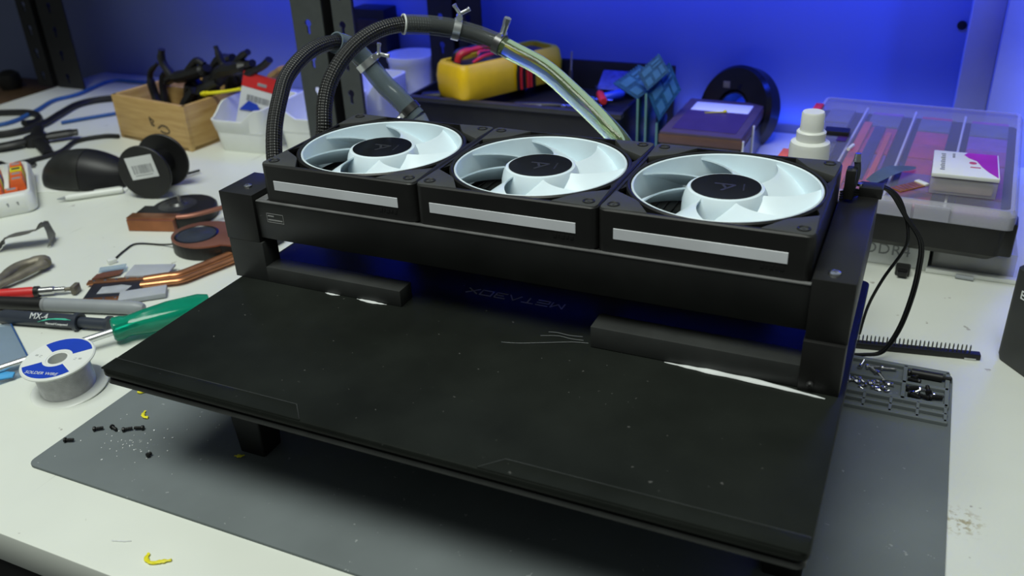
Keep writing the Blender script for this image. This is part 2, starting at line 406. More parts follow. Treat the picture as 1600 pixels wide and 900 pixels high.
def rack_post(name, label, x, y, wl, gap, wr, z1, ml, mr, first):
    t = thing(name, label, 'rack post', (x, y, 0), group='slotted rack posts')
    b = BM(); keyhole_flange(b, wl, 0, z1, 38, first, Matrix.Translation((0, 0, 0)))
    obj('front_flange', b, ml, t, smooth=0)
    obj('side_flange', bx(BM(), wl - 2, wl, 2, 40, 0, z1), mr, t, smooth=0)
    b = BM(); keyhole_flange(b, wr, 0, z1, 38, first, Matrix.Translation((wl + gap, 0, 0)), cx=wr * 0.45)
    obj('front_flange', b, ml, t, smooth=0)
    obj('side_flange', bx(BM(), wl + gap, wl + gap + 2, 2, 40, 0, z1), mr, t, smooth=0)
    obj('web', bx(BM(), wl, wl + gap, 26, 28, 0, z1), rackd_m, t, smooth=0)
    return t
rack_post('rack_post', 'dark grey slotted steel rack post behind the looped black hoses', -259, 385, 41, 14, 26, 900, rack_m, rackd_m, 22)
rack_post('rack_post', 'black slotted steel rack post standing behind the yellow multimeter', -232, 640, 37, 8, 36, 330, rackd_m, rackd_m, 20)
rack_post('rack_post', 'black slotted steel rack post at the far left end of the bench', -972, 585, 34, 14, 60, 330, rackd_m, rackd_m, 20)

# ------------------------------------------------------------------ work mat
mt = thing('work_mat', 'grey silicone repair mat with part pockets under the laptop', 'mat', (174, 5, 0))
obj('sheet', prism(BM(), rrect(-101.5, 449, -157, 167, 6), 0, 2.2, bev=0.5), mat_m, mt, world=True)
b = BM(); ZT = 5.0
def rib(x0, x1, y0, y1): bx(b, x0, x1, y0, y1, 2.0, ZT, 0.4, 1)
X0, X1 = -98, 446.5
rib(X0, X1, 161, 165); rib(X0, X1, 139.5, 142.5); rib(X0, X1, 117.5, 122); rib(X0, X1, 109.3, 111.3); rib(X0, X1, 99.5, 103.5)
for x in (X0, 340, 377, 416.5, 444): rib(x, x + 3, 119, 163)
for x in (X0, 340, 360, 378.5, 393, 410, 427, 444): rib(x, x + 2.2, 101, 119)
obj('pocket_grid', b, mat_m, mt, world=True)

# ------------------------------------------------------------------ laptop
lap = thing('laptop', 'closed black laptop raised on legs over the grey mat', 'laptop', (176, 0, 52))
lid = obj('lid', prism(BM(), rrect(-32.5, 385.5, -135, 140, 5), 74, 79, bev=0.9), lid_m, lap, world=True)
b = prism(BM(), [(-31.5, -134.6), (117, -134.6), (106, -122.5), (-31.5, -122.5)], 78.7, 79.8, bev=0.45); obj('lid_panel', b, lid_m, lap, world=True)
b = prism(BM(), [(225, -134.6), (384.5, -134.6), (384.5, -123.5), (236, -123.5)], 78.7, 79.9, bev=0.5); obj('lid_panel', b, lid_m, lap, world=True)
panel_highlight_m = mat('panel_edge_highlight', (0.055, 0.058, 0.055), 0.4, var=0.2)  # lighter ridges paint in the highlight along the panel bevels
obj('panel_edge_highlight', tube(BM(), [(-31.5, -122.5, 79.3), (106, -122.5, 79.3), (116, -133.8, 79.3)], .38, n=6, sub=1), panel_highlight_m, lap, world=True)
obj('panel_edge_highlight', tube(BM(), [(225.5, -134.2, 79.3), (236, -123.5, 79.3), (384.5, -123.5, 79.3)], .42, n=6, sub=1), panel_highlight_m, lap, world=True)
obj('hinge_gap', bx(BM(), -29, 382, -131, 136, 71.5, 74.2), hole_m, lap, world=True)
l0 = [(x, y, 71.5) for x, y in rrect(-30.5, 383.5, -133.5, 138, 5)]; l1 = [(x, y, 69) for x, y in rrect(-31.5, 384.5, -134.5, 139, 5)]
l2 = [(x, y, 52) for x, y in rrect(-20, 373, -112, 128, 5)]
obj('base', loft(BM(), [l2, l1, l0]), base_m, lap, world=True)
# upside-down lettering on the lid: strokes in a 0..7 wide, 0..1 high design space
def strokes(bm, segs, wd, place, z0, z1):
    for (x0, y0), (x1, y1) in segs:
        a = Vector(place(x0, y0)); c = Vector(place(x1, y1)); d = (c - a).normalized(); n = Vector((-d.y, d.x)) * wd / 2
        a -= d * wd * 0.3; c += d * wd * 0.3
        prism(bm, [(a - n)[:], (c - n)[:], (c + n)[:], (a + n)[:]], z0, z1)
G = {'M': [((0, 0), (0, 1)), ((0, 1), (.5, .25)), ((.5, .25), (1, 1)), ((1, 1), (1, 0))],
     'E': [((0, 1), (1, 1)), ((0, .5), (1, .5)), ((0, 0), (1, 0)), ((0, 0), (0, .5))],
     'T': [((0, 1), (1, 1)), ((.5, 1), (.5, 0))], 'A': [((0, 0), (.5, 1)), ((.5, 1), (1, 0))],
     'B': [((0, 1), (.9, 1)), ((.25, .5), (.9, .5)), ((0, 0), (.9, 0)), ((.95, .9), (.95, .6)), ((.95, .4), (.95, .1))],
     'O': [((0, 0), (0, 1)), ((0, 1), (1, 1)), ((1, 1), (1, 0)), ((1, 0), (0, 0))], 'X': [((0, 0), (1, 1)), ((0, 1), (1, 0))]}
b = BM()
for i, ch in enumerate('METABOX'):
    # read from the far side: text runs towards -x, its top points towards the camera
    strokes(b, G[ch], 1.0, lambda x, y, i=i: (204.5 - i * 10.4 - x * 8.2, 38.0 - y * 6.4), 78.95, 79.15)
obj('logo_lettering', b, mat('logo_grey', (0.55, 0.55, 0.57), 0.4, var=0.05), lap, world=True, smooth=0, label='grey METABOX lettering, upside down')
for i, (x, y) in enumerate(((24, -93), (360, -73), (24, 100), (355, 100))):
    b = loft(BM(), [[(px, py, 2.2) for px, py in rrect(0, 20, 0, 18, 1.5)], [(px, py, 52) for px, py in rrect(-2.5, 22.5, -2.5, 20.5, 1.5)]])
    solo('support_leg', b, print_m, ['black printed leg under the laptop, near its front left corner', 'black printed leg under the laptop, near its front right corner',
         'black printed leg under the laptop, at its back left', 'black printed leg under the laptop, at its back right'][i], 'leg', (x, y, 0), group='printed legs under the laptop')

# ------------------------------------------------------------------ stand brackets, radiator
def bolt(bm, x, y, z, r=3.2):
    lathe(bm, [(0, 1.6), (r * .55, 1.7), (r * .9, 1.1), (r, 0), (r, -0.5)], 20, (x, y, z))
    for k in (0, 90): bx(bm, -r * .45, r * .45, -.35, .35, 1.2, 2.0, M=RZ(k + 20, (x, y, z)))
L = thing('stand_bracket', 'black printed stand bracket at the left end of the radiator', 'bracket', (-22, 5, 79), group='printed stand brackets')
obj('upper_post', bx(BM(), -37.5, -8.5, -3, 36, 109.3, 145, 0.5), print_m, L, world=True)
obj('lower_post', bx(BM(), -36.5, -7, -3, 13, 79, 109.3, 0.4), print2_m, L, world=True)
obj('foot_bar', bx(BM(), -7.5, 103, -3, 12, 79, 91, 0.4), print2_m, L, world=True)
b = BM(); bolt(b, -22, 10, 145); obj('bolt', b, steel_m, L, world=True, label='small steel bolt')
R_ = thing('stand_bracket', 'black printed stand bracket at the right end of the radiator', 'bracket', (371, 5, 79), group='printed stand brackets')
obj('upper_post', bx(BM(), 361, 383, -6, 131, 110.5, 147, 0.5), print_m, R_, world=True)
obj('lower_post', bx(BM(), 360.5, 382.5, -8.5, 13, 79, 110.5, 0.5), print_m, R_, world=True)
obj('foot_bar', bx(BM(), 238.5, 361, -6.5, 11, 79.3, 93.5, 0.4), print2_m, R_, world=True)
b = BM(); bolt(b, 371, 3, 147, 3.6); obj('bolt', b, steel_m, R_, world=True, label='small steel bolt')
b = BM(); bolt(b, 367, 0, 0, 2.0); bmesh.ops.transform(b, matrix=Matrix.Translation((0, -8.5, 84)) @ Matrix.Rotation(math.pi / 2, 4, 'X'), verts=b.verts)
obj('screw', b, dsteel_m, R_, world=True)
# white glue beads that squeeze out under the foot bars
def glue(name, label, pts, rad):
    t = BM(); c = Vector(pts[0])
    tube(t, [Vector(p) - c for p in pts], rad, n=8, sub=5, flat=0.5)
    solo(name, t, glue_m, label, 'glue', c, group='white glue beads along the foot bars')
glue('glue_bead', 'long white glue bead under the right foot bar', [(285, -7.5, 79.3), (310, -8.2, 79.3), (340, -9.2, 79.3), (376, -12.5, 79.2)], [.2, .6, 1.4, 2.2, 1.8, 2.2, 1.6, .9, .3])
glue('glue_bead', 'short white glue bead under the left foot bar, nearer its middle', [(68, -3.6, 79.3), (80, -4.4, 79.3), (92, -3.8, 79.3)], [.2, 1.0, 1.4, .8, .2])
glue('glue_bead', 'tiny white glue spot under the left foot bar, nearer the post', [(42, -3.6, 79.3), (48, -4.2, 79.3), (54, -3.6, 79.3)], [.2, .8, 1.0, .6, .2])

rad = thing('radiator', 'long black radiator under the three white fans', 'radiator', (180, 60, 113))
obj('body', bx(BM(), -8, 361, -1.5, 121, 113, 140.6, 0.5), rad_m, rad, world=True)
rim_m = mat('radiator_rim', (0.14, 0.14, 0.14), 0.35, var=0.3, vscale=60)
for q in ((-7, 360.5, -1.9, 1.2), (-7, 360.5, 119, 122), (-7, 0, 1.2, 119)): obj('top_rim', bx(BM(), *q, 140.3, 141.3, 0.3), rim_m, rad, world=True)
b = BM()
for i in range(60): bx(b, 5 + i * 5.9, 5.6 + i * 5.9, 6, 114, 141.2, 141.9)
f_ = obj('fin_core', b, mat('fin_black', (0.006, 0.006, 0.007), 0.5, 0.0, var=0.2), rad, world=True, smooth=0); f_['kind'] = 'stuff'
b = BM()
MR = Matrix.Translation((7.5, -1.55, 129.5)) @ Matrix.Rotation(math.pi / 2, 4, 'X')
for x0, x1, y0, y1 in ((-7, 7, 3.1, 3.3), (-7, 7, -3.3, -3.1), (-7, -6.8, -3.3, 3.3), (6.8, 7, -3.3, 3.3)): bx(b, x0, x1, y0, y1, 0, .12, M=MR)
for x0, x1, y0, y1 in ((-6, -1, 1, 1.9), (-6, 6, -1.9, -1.0)):
    x = x0
    while x < x1: bx(b, x, min(x1, x + .8), y0, y1, 0, .12, M=MR); x += 1.1
obj('label_print', b, mat('label_white', (0.45, 0.45, 0.45), 0.6, var=0.05), rad, world=True, smooth=0, label='small white printed text box')

# ------------------------------------------------------------------ fans
FH = 26.5
def make_fan():
    f = thing('case_fan', 'black framed cooling fan with white blades, left of three on the radiator', 'fan', (60, 60, 141.5), group='cooling fans on the radiator')
    b = BM()
    lathe(b, [(56.8, 0), (59.0, 0), (59.0, FH - 1.0), (58.0, FH), (56.8, FH - .4)], 72, close=True)
    # outer walls with rounded corners
    loops = []
    for z, i in ((0, 0), (FH - 1.2, 0), (FH - .2, 0.8)): loops.append([(x, y, z) for x, y in rrect(-59.8 + i, 59.8 - i, -59.8 + i, 59.8 - i, 5)])
    for z in (FH - .2, FH - 6, 0): loops.append([(x, y, z) for x, y in rrect(-57.2, 57.2, -57.2, 57.2, 3.5)])
    loft(b, loops + [loops[0]], cap0=False, cap1=False)
    # top shelf of each side between wall and ring
    for k in range(4):
        M = RZ(90 * k)
        prism(b, [(-30, -58.5), (30, -58.5), (20, -54.6), (8, -57.0), (0, -57.4), (-8, -57.0), (-20, -54.6)], FH - 3, FH - .9, M=M)
        for s in (-1, 1):
            bx(b, -0.6, 0.6, 0, 15, 1, FH - 3, M=M @ RZ(-28 * s, (s * 36, -58, 0)))
    obj('frame', b, fan_m, f)
    for k in range(4):
        M = RZ(90 * k)
        b = BM()
        prism(b, [(59.2, -55.5), (58.2, -58.2), (55.5, -59.2), (31, -58.0), (40.5, -43.4), (43.4, -40.5), (58.0, -31)], FH - 5, FH + 0.25, M=M, bev=0.5)
        p = obj('corner_pad', b, pad_m, f)
        b = BM(); lathe(b, [(3.7, FH - 1), (3.7, FH + .7), (3.1, FH + .9), (2.4, FH + .5), (2.4, FH - 1)], 24, (52.5, -52.5, 0), M=M); obj('hole_ring', b, fan_m, p)
        b = BM(); lathe(b, [(0, FH + .1), (1.6, FH + .15), (2.4, FH + .3)], 16, (52.5, -52.5, 0), M=M)
        bx(b, 51.6, 53.4, -52.8, -52.2, FH + .1, FH + .5, M=M); obj('screw', b, dsteel_m, p)
    for sgn in (-1, 1):
        b = bx(BM(), -50, 47, -60.15, -59.2, 8.6, 15.3, .15, 1, M=RZ(0 if sgn < 0 else 180)); obj('light_strip', b, strip_m, f)
    b = BM()                                     # raised dark maker's mark under the strip
    for i, (x, wd) in enumerate(((33, 2), (36, .7), (38, 2), (41, 1.6), (43.6, 2))): bx(b, x, x + wd, -60.1, -59.5, 4.4 + (i % 2) * .4, 6.6)
    obj('raised_mark', b, black_m, f)
    # rotor
    b = BM(); lathe(b, [(54.6, 3), (56.0, 3), (56.0, FH - 1.2), (55.4, FH - .6), (54.6, FH - 1.2)], 72, close=True); obj('rotor_ring', b, white_m, f)
    b = BM(); lathe(b, [(20.4, FH - 2.0), (21.2, FH - 1.6), (22.6, FH - 2.2), (24.2, FH - 5), (25.4, FH - 10), (26.2, 4), (25, 2.5), (0, 2.5)], 56)
    obj('hub', b, white_m, f)
    c = obj('hub_sticker', lathe(BM(), [(0, FH - 1.5), (20.6, FH - 1.5), (20.6, FH - 3), (0, FH - 3)], 56), sticker_m, f, smooth=20)
    b = BM()
    for a0, a1 in (((-6, -5), (0, 6)), ((0, 6), (6, -5)), ((-2.6, -1), (4.2, -1))):
        d = (Vector(a1) - Vector(a0)).normalized(); n = Vector((-d.y, d.x)) * .8
        prism(b, [(Vector(a0) - n)[:], (Vector(a1) - n)[:], (Vector(a1) + n)[:], (Vector(a0) + n)[:]], FH - 1.52, FH - 1.42, M=RZ(-60))
    for i in range(7): bx(b, 10 + (i % 2) * .1, 10.9, -6 + i * 1.6, -5 + i * 1.6, FH - 1.52, FH - 1.42, M=RZ(8))
    obj('hub_logo', b, sticklogo_m, c, smooth=0)
    nb = 7
    t = bmesh.new(); U_, V_ = 9, 8; g = []
    for side in (0, 1):
        gg = []
        for i in range(U_ + 1):
            u = i / U_; r = 23.5 + (54.9 - 23.5) * u
            row = []
            for j in range(V_ + 1):
                v = j / V_
                a = math.radians(30 * u ** 1.15 + v * (40 - 2 * u)); z = 9.0 + (FH - 12.0) * (v ** 1.1) - 1.5 * u * (1 - v) + 1.2 * math.sin(math.pi * v) - side * 1.1
                row.append(t.verts.new((r * math.cos(a), r * math.sin(a), z)))
            gg.append(row)
        g.append(gg)
    for i in range(U_):
        for j in range(V_):
            t.faces.new((g[0][i][j], g[0][i + 1][j], g[0][i + 1][j + 1], g[0][i][j + 1]))
            t.faces.new((g[1][i][j], g[1][i][j + 1], g[1][i + 1][j + 1], g[1][i + 1][j]))
    for i in range(U_):
        for j in (0, V_): t.faces.new((g[0][i][j], g[0][i + 1][j], g[1][i + 1][j], g[1][i][j]))
    bmesh.ops.recalc_face_normals(t, faces=t.faces)
    bl = obj('blade', t, white_m, f, smooth=50)
    for k in range(1, nb):
        c = bl.copy(); col.objects.link(c); c.parent = f; c.rotation_euler = (0, 0, 2 * math.pi * k / nb)
    b = BM()
    for k in range(4): bx(b, 20, 57, -2, 2, 0.2, 2.2, M=RZ(45 + 90 * k))
    lathe(b, [(0, .2), (24, .2), (24, 2.4), (0, 2.4)], 32); obj('motor_mount', b, fan_m, f)
    return f
fan = make_fan()
dup(fan, (180, 60, 141.5), None, 'black framed cooling fan with white blades, middle of three on the radiator')
dup(fan, (300, 60, 141.5), None, 'black framed cooling fan with white blades, right of three beside the bolt')

# ------------------------------------------------------------------ hoses
def ring_clamp(bm, c, d, r, wd=7):
    lathe(bm, [(r, -wd / 2), (r + .9, -wd / 2), (r + .9, wd / 2), (r, wd / 2)], 28, c, d, close=True)
def hose(label, path, i_sleeve, i_tube, tube_mat, r_braid, r_tube, clamps, sleeve_mat):
    P = [Vector(p) for p in path]
    t = thing('coolant_hose', label, 'hose', P[0], group='coolant hoses')
    b = BM(); b.loops.layers.uv.new('UVMap'); tube(b, P[:i_sleeve + 2], r_braid, n=24, sub=8, uv=True); obj('braided_hose', b, braid_m, t, world=True)
    b = BM(); tube(b, P[i_sleeve:i_tube + 1], r_tube, n=24, sub=8, caps=False)
    s = obj('clear_sleeve', b, sleeve_mat, t, world=True)
    d0 = (P[i_sleeve + 1] - P[i_sleeve]).normalized()
    b = BM(); lathe(b, [(r_tube - .8, -.6), (r_tube + .3, -.6), (r_tube + .3, .6), (r_tube - .8, .6)], 28, P[i_sleeve], d0, close=True); obj('sleeve_lip', b, whitep_m if tube_mat == liquid_m else sleeve_mat, t, world=True)
    b = BM(); tube(b, P[i_sleeve + 1:i_tube + 1], r_tube * .70, n=16, sub=6); obj('barb_coupler', b, black_m if tube_mat == liquid_m else slate_m, t, world=True)
    b = BM(); tube(b, P[i_tube:], r_tube, n=28, sub=8); obj('tube', b, tube_mat, t, world=True)
    for (k, kind, up) in clamps:
        i = int(k); fr = k - i; c = P[i].lerp(P[i + 1], fr); d = (P[i + 1] - P[i]).normalized(); upv = Vector(up); upv = (upv - d * upv.dot(d)).normalized(); sd = d.cross(upv)
        b = BM(); ring_clamp(b, c, d, r_tube + .1, 6); cl = obj('hose_clamp', b, zinc_m if kind == 'wing' else dsteel_m, t, world=True)
        b = BM(); top = c + upv * (r_tube + 2.2)
        if kind == 'wing':
            cyl(b, top - sd * 5, top + sd * 5, 2.6, n=16); cyl(b, top, top + upv * 4, 2.0, n=12)
            for s_ in (-1, 1): tube(b, [top + upv * 2.5, top + upv * 6 + d * s_ * 4, top + upv * 8.5 + d * s_ * 6.5], [1.6, 1.5, 1.8], n=10, sub=4)
        else:
            cyl(b, top - upv * 1.5, top + upv * 8, 2.7, n=16); cyl(b, top + upv * 8, top + upv * 13, 3.1, n=6); cyl(b, top - sd * 5 - upv * 1.5, top + sd * 5 - upv * 1.5, 2.0, n=12)
        g = obj('clamp_screw', b, zinc_m, cl, smooth=35); 
        # sub-part geometry was built in world space: bring it into the clamp's frame
        for v in g.data.vertices: v.co -= Vector(t.location)
    return t
H1 = [(-19, 88, 112), (-17, 89, 130), (-15, 90, 148), (-13, 93, 163), (-15, 100, 178), (-15, 110, 193), (-10, 123, 208), (-3, 139, 219), (6, 156, 225), (17, 173, 226), (31, 188, 223), (46, 202, 218),
      (62, 211, 212), (77, 215, 206), (91, 214, 200), (119, 213, 188), (149, 205, 170), (175, 194, 155), (194, 184, 143), (205, 186, 124.4)]
H2 = [(-24, 42, 112), (-28, 46, 127), (-33, 54, 143), (-38, 63, 158), (-42, 73, 171), (-45, 86, 185), (-48, 101, 197), (-47, 121, 207), (-44, 140, 212), (-39, 158, 212), (-35, 174, 204), (-28, 183, 190), (-16, 186, 173), (-2, 186, 161), (12, 187, 146), (22, 188, 124.4)]
sleeve_m = clear_mat('clear_sleeve', (0.75, 0.78, 0.78), 0.16, 0.06, (0.35, 0.38, 0.38))
hose('black braided hose that arches over and joins a clear green tube', H1, 9, 13, liquid_m, 6.1, 7.8, [(11.1, 'wing', (0, 0, 1)), (13.2, 'screw', (-.1, 0, 1))], sleeve_m)
frost_m = clear_mat('frosted_vinyl', (0.55, 0.62, 0.66), 0.50, 0.12, (0.26, 0.33, 0.37))
hose('black braided hose nearest the wooden box, ending in a frosted tube', H2, 9, 14, tube_m, 6.1, 8.6, [(11.0, 'wing', (.6, .2, .8)), (13.6, 'screw', (-.5, -.6, -.2))], frost_m)

tk = thing('added_tank_blocker', 'black tank added unseen behind the radiator to block lid reflections, both hoses end here', 'tank', (170, 198, 0))  # unseen tank, added to keep the blue wall out of the lid reflection
obj('shell', bx(BM(), 4, 336, 174, 222, 0.2, 122, 2), black_m, tk, world=True)
obj('cover', bx(BM(), 2, 338, 172, 224, 120, 124, 1), print2_m, tk, world=True)
for x, y in ((206, 186), (22, 188)): obj('fitting', lathe(BM(), [(9.2, 128), (10.5, 128), (10.5, 124), (9.2, 124)], 24, (x, y, 0), close=True), dsteel_m, tk, world=True)

# ------------------------------------------------------------------ fan leads on the right
fc = thing('fan_cable', 'thin black fan leads hanging beside the right bracket', 'cable', (386, 150, 3))
A = [(376, 127, 150), (380, 132, 150), (387, 138, 147), (395, 140, 140), (401, 142, 126), (404, 142, 112), (402, 150, 98), (393, 160, 72), (386, 178, 40), (383, 185, 12)]
B_ = [(378, 127, 149), (383, 133, 149), (390, 138, 143), (400, 140, 128), (411, 141, 112), (413, 145, 90), (412, 155, 62), (408, 168, 30), (400, 172, 8), (388, 168, 5), (378, 165, 5)]
for i, (P_, r_) in enumerate(((A, 1.1), (B_, 1.1))):
    for k in range(2 if i else 1):
        obj('lead', tube(BM(), [Vector(p) + Vector((1.6 * k, .6 * k, -.8 * k)) for p in P_], r_, n=8, sub=6), cable_m, fc, world=True)
obj('plug', bx(BM(), 371, 385, 118, 130, 146, 153, .8), black_m, fc, world=True)
obj('plug', bx(BM(), 363, 369, 104, 114, 149, 168, .8), black_m, fc, world=True)
b = BM(); tube(b, [(367, 112, 152), (369, 114, 163), (368, 114, 172)], 2.0, n=10); obj('plug_boot', b, slate_m, fc, world=True)
b = BM(); cyl(b, (368, 114, 171), (368, 114.3, 176), 2.4, 1.8, n=12); cyl(b, (371, 121, 153), (371, 121, 154.6), 2.0, n=12); obj('metal_tip', b, steel_m, fc, world=True)
for k in range(4): obj('lead', tube(BM(), [(361, 108, 147.5 + k * 1.6), (366, 112, 147.8 + k * 1.6), (370, 117, 148 + k * 1.2), (373, 121, 149)], .7, n=6, sub=5), cable_m, fc, world=True)

# ------------------------------------------------------------------ screws, crumbs and scraps
def screw_bm(l, r, hr):
    b = BM(); cyl(b, (0, 0, 0), (l, 0, 0), r, n=8)
    for k in range(int(l / 1.0)): lathe(b, [(r, -.3), (r * 1.25, 0), (r, .3)], 8, (l - .6 - k * 1.0, 0, 0), (1, 0, 0))
    lathe(b, [(hr, 0), (hr, 1.2), (hr * .6, 1.7), (0, 1.7)], 10, (0, 0, 0), (-1, 0, 0)); return b
def scatter_screws(name, label, group, m, spots, l, r, hr, z):
    first = None
    for x, y, a in spots:
        if first is None:
            first = solo(name, screw_bm(l, r, hr), m, label, 'screw', (x, y, z + hr), a, group)
        else:
            c = first.copy(); col.objects.link(c); c.location = Vector((x, y, z + hr)) * S; c.rotation_euler = (0, 0, math.radians(a))
scatter_screws('machine_screw', 'long silver screw in the upper mat pocket', 'long silver screws in the mat pocket', steel_m,
               [(388, 152, 80), (393, 153, 20), (399, 148, 130), (403, 155, 10), (401, 146, -60)], 9, 1.1, 1.9, 2.3)
rs = random.Random(3)
scatter_screws('machine_screw', 'tiny silver screw in the lower mat pocket', 'tiny silver screws in the mat pocket', steel_m,
               [(rs.uniform(382, 411), rs.uniform(124.5, 137), rs.uniform(0, 360)) for _ in range(26)], 3.0, .7, 1.3, 2.3)
scatter_screws('machine_screw', 'black screw in the right mat pocket, among dark bits', 'black screws in the right mat pockets', black_m,
               [(421, 155, 5), (424, 149, 60), (427, 145, 170), (421, 134, 20), (428, 128, -15), (434, 134, 100), (436, 128, 12), (423, 127, -30)], 7, 1.3, 2.2, 2.3)
scatter_screws('machine_screw', 'silver screw in the right mat pocket', 'silver screws in the right mat pockets', steel_m,
               [(429, 137, -10), (438, 133, 5), (425, 131, 50)], 6, .8, 1.4, 2.3)
b = BM(); cyl(b, (0, 0, 0), (20, 0, 0), 3.0, n=14); cyl(b, (20, 0, 0), (26, 0, 0), 1.5, n=8)
solo('driver_bit', b, black_m, 'black driver bit lying in the upper right mat pocket', 'driver bit', (422, 154.5, 5.2), 0)
for i, (x, y, a, lab) in enumerate(((-95, -130, 25, 'lone black screw on the mat, nearest its front left corner'), (-86, -113, 35, 'black screw on the mat, leftmost of the little row'),
                              (-76, -107, -15, 'black screw on the mat, second in the little row'), (-66, -106, 40, 'black screw on the mat, third in the little row'),
                              (-56, -100, 205, 'black screw on the mat, rightmost of the little row'), (-29, -121, 80, 'tiny black screw lying alone on the mat, towards the leg'))):
    l_ = 2.0 if i == 5 else 5.2
    solo('black_screw', screw_bm(l_, 1.0, 1.7), black_m, lab, 'screw', (x, y, 2.3 + 1.7), a, 'black screws on the mat')
def scrap(pts, rad, m, label, c, z, cat='scrap', group='yellow plastic scraps'):
    b = BM(); tube(b, [(x, y, 0) for x, y in pts], rad, n=7, sub=4, flat=.6)
    for v in b.verts: v.co += Vector((rs.uniform(-.3, .3), rs.uniform(-.3, .3), rs.uniform(-.2, .2)))
    solo('plastic_scrap', b, m, label, cat, (c[0], c[1], z), 0, group)
scrap([(-4, 1), (0, -1), (4, 2), (2, 4)], [.5, 1.6, 1.4, .5], lemon_m, 'yellow plastic scrap at the mat edge, just under the laptop', (-92, -65), 3.2)
scrap([(-4, 4), (-2, 0), (1, -2), (4, -1)], [.6, 1.3, 1.0, 1.3], lemon_m, 'curved yellow plastic scrap on the mat, above the black screws', (-66, -87), 3.2)
scrap([(-3, -1), (0, 0), (3, 2)], [.5, 1.4, .5], lemon_m, 'yellow plastic scrap beside the laptop leg', (28, -99), 3.2)
scrap([(-7, 3), (-5, -1), (0, -2), (5, 1), (9, 4)], [.8, 1.6, 1.2, 1.4, .9], lemon_m, 'ragged yellow plastic scrap on the bench, near the front edge', (43, -191), 1.0)
scrap([(-6, -2), (0, 0), (5, 2)], [.4, .45, .4], paper_m, 'short white thread on the bench, near the front edge', (13, -186), .4, 'thread', None)
b = BM()
for x, y in [(rs.gauss(-48, 16), rs.gauss(-118, 9)) for _ in range(34)] + [(rs.uniform(-90, 30), rs.uniform(-150, -70)) for _ in range(14)]:
    s_ = rs.uniform(.25, .6); bx(b, -s_, s_, -s_ * .6, s_ * .6, 0, s_, M=RZ(rs.uniform(0, 180), (x, y, 2.2)))
o = obj('white_crumbs', b, paper_m); tag(o, 'white crumbs scattered on the mat near the black screws', 'crumbs', kind='stuff')
for i, (pts, lab) in enumerate((([(230, 3), (222, 1), (214, 1.5), (208, 1)], 'upper'), ([(232, -1), (224, -2.5), (216, -2), (205, -5)], 'middle'), ([(236, -3), (226, -6), (212, -12), (196, -18), (185, -20)], 'lower'))):
    b = BM(); c = Vector((pts[0][0], pts[0][1], 79.3)); tube(b, [Vector((x, y, 79.3 + .5 * math.sin(k))) - c for k, (x, y) in enumerate(pts)], .13, n=6, sub=5)
    solo('bristle', b, inkg_m, lab + ' thin grey hair stuck to the lid beside the right foot bar', 'hair', c, 0, 'stray hairs on the lid')

# ------------------------------------------------------------------ left: solder, driver, marker, syringe ...
sp = thing('solder_reel', 'white reel of solder wire with blue label by the laptop corner', 'solder reel', (-151, -78, 0))
sp.scale = (.93, .93, .95)
# reel leans: tilt of its axis towards the viewer
RM = Matrix.Translation((0, 0, 0)) @ Matrix.Rotation(math.radians(5), 4, Vector((1, 0, 0)))
obj('lower_flange', lathe(BM(), [(8, 0), (29, 0), (30, 1), (30, 1.8), (29, 2.6), (8, 2.6)], 56, M=RM, close=True), whitep_m, sp)
b = BM(); pr_ = [(8, 2.6)]
for k in range(18): pr_ += [(20.8, 2.6 + k * 1.35), (21.15, 3.2 + k * 1.35)]
lathe(b, pr_ + [(8, 27)], 48, M=RM); obj('wire_winding', b, solder_m, sp)
up = obj('upper_flange', lathe(BM(), [(9, 27), (27.5, 27), (28.5, 28), (28.5, 28.8), (27.5, 29.6), (9, 29.6), (8.2, 28.5)], 56, M=RM, close=True), whitep_m, sp)
def arc_sector(r0, r1, a0, a1, n=20):
    return [(r1 * math.cos(math.radians(a0 + (a1 - a0) * k / n)), r1 * math.sin(math.radians(a0 + (a1 - a0) * k / n))) for k in range(n + 1)] + \
           [(r0 * math.cos(math.radians(a1 + (a0 - a1) * k / n)), r0 * math.sin(math.radians(a1 + (a0 - a1) * k / n))) for k in range(n + 1)]
labr = 12
for a0, a1 in ((35 + labr, 145 + labr), (215 + labr, 325 + labr)): obj('label_band', prism(BM(), arc_sector(11.5, 26.2, a0, a1), 29.5, 29.75, M=RM), mat('label_blue', (0.012, 0.055, 0.48), 0.35, var=0.05), up, smooth=0)
b = BM(); text_bm(b, 'SOLDER WIRE', 4.6, RM @ RZ(labr) @ Matrix.Translation((0, -20, 29.85)), .1); obj('lettering', b, paper_m, up, smooth=0)
b = BM(); text_bm(b, '= ::', 5, RM @ RZ(labr) @ Matrix.Translation((-18, 1, 29.7)), .1); text_bm(b, ':: =', 5, RM @ RZ(labr) @ Matrix.Translation((18, 1, 29.7)), .1); obj('small_print', b, inkg_m, up, smooth=0)
obj('core', lathe(BM(), [(7.4, .5), (9, .5), (9, 29.2), (7.4, 29.2)], 32, M=RM, close=True), whitep_m, sp)

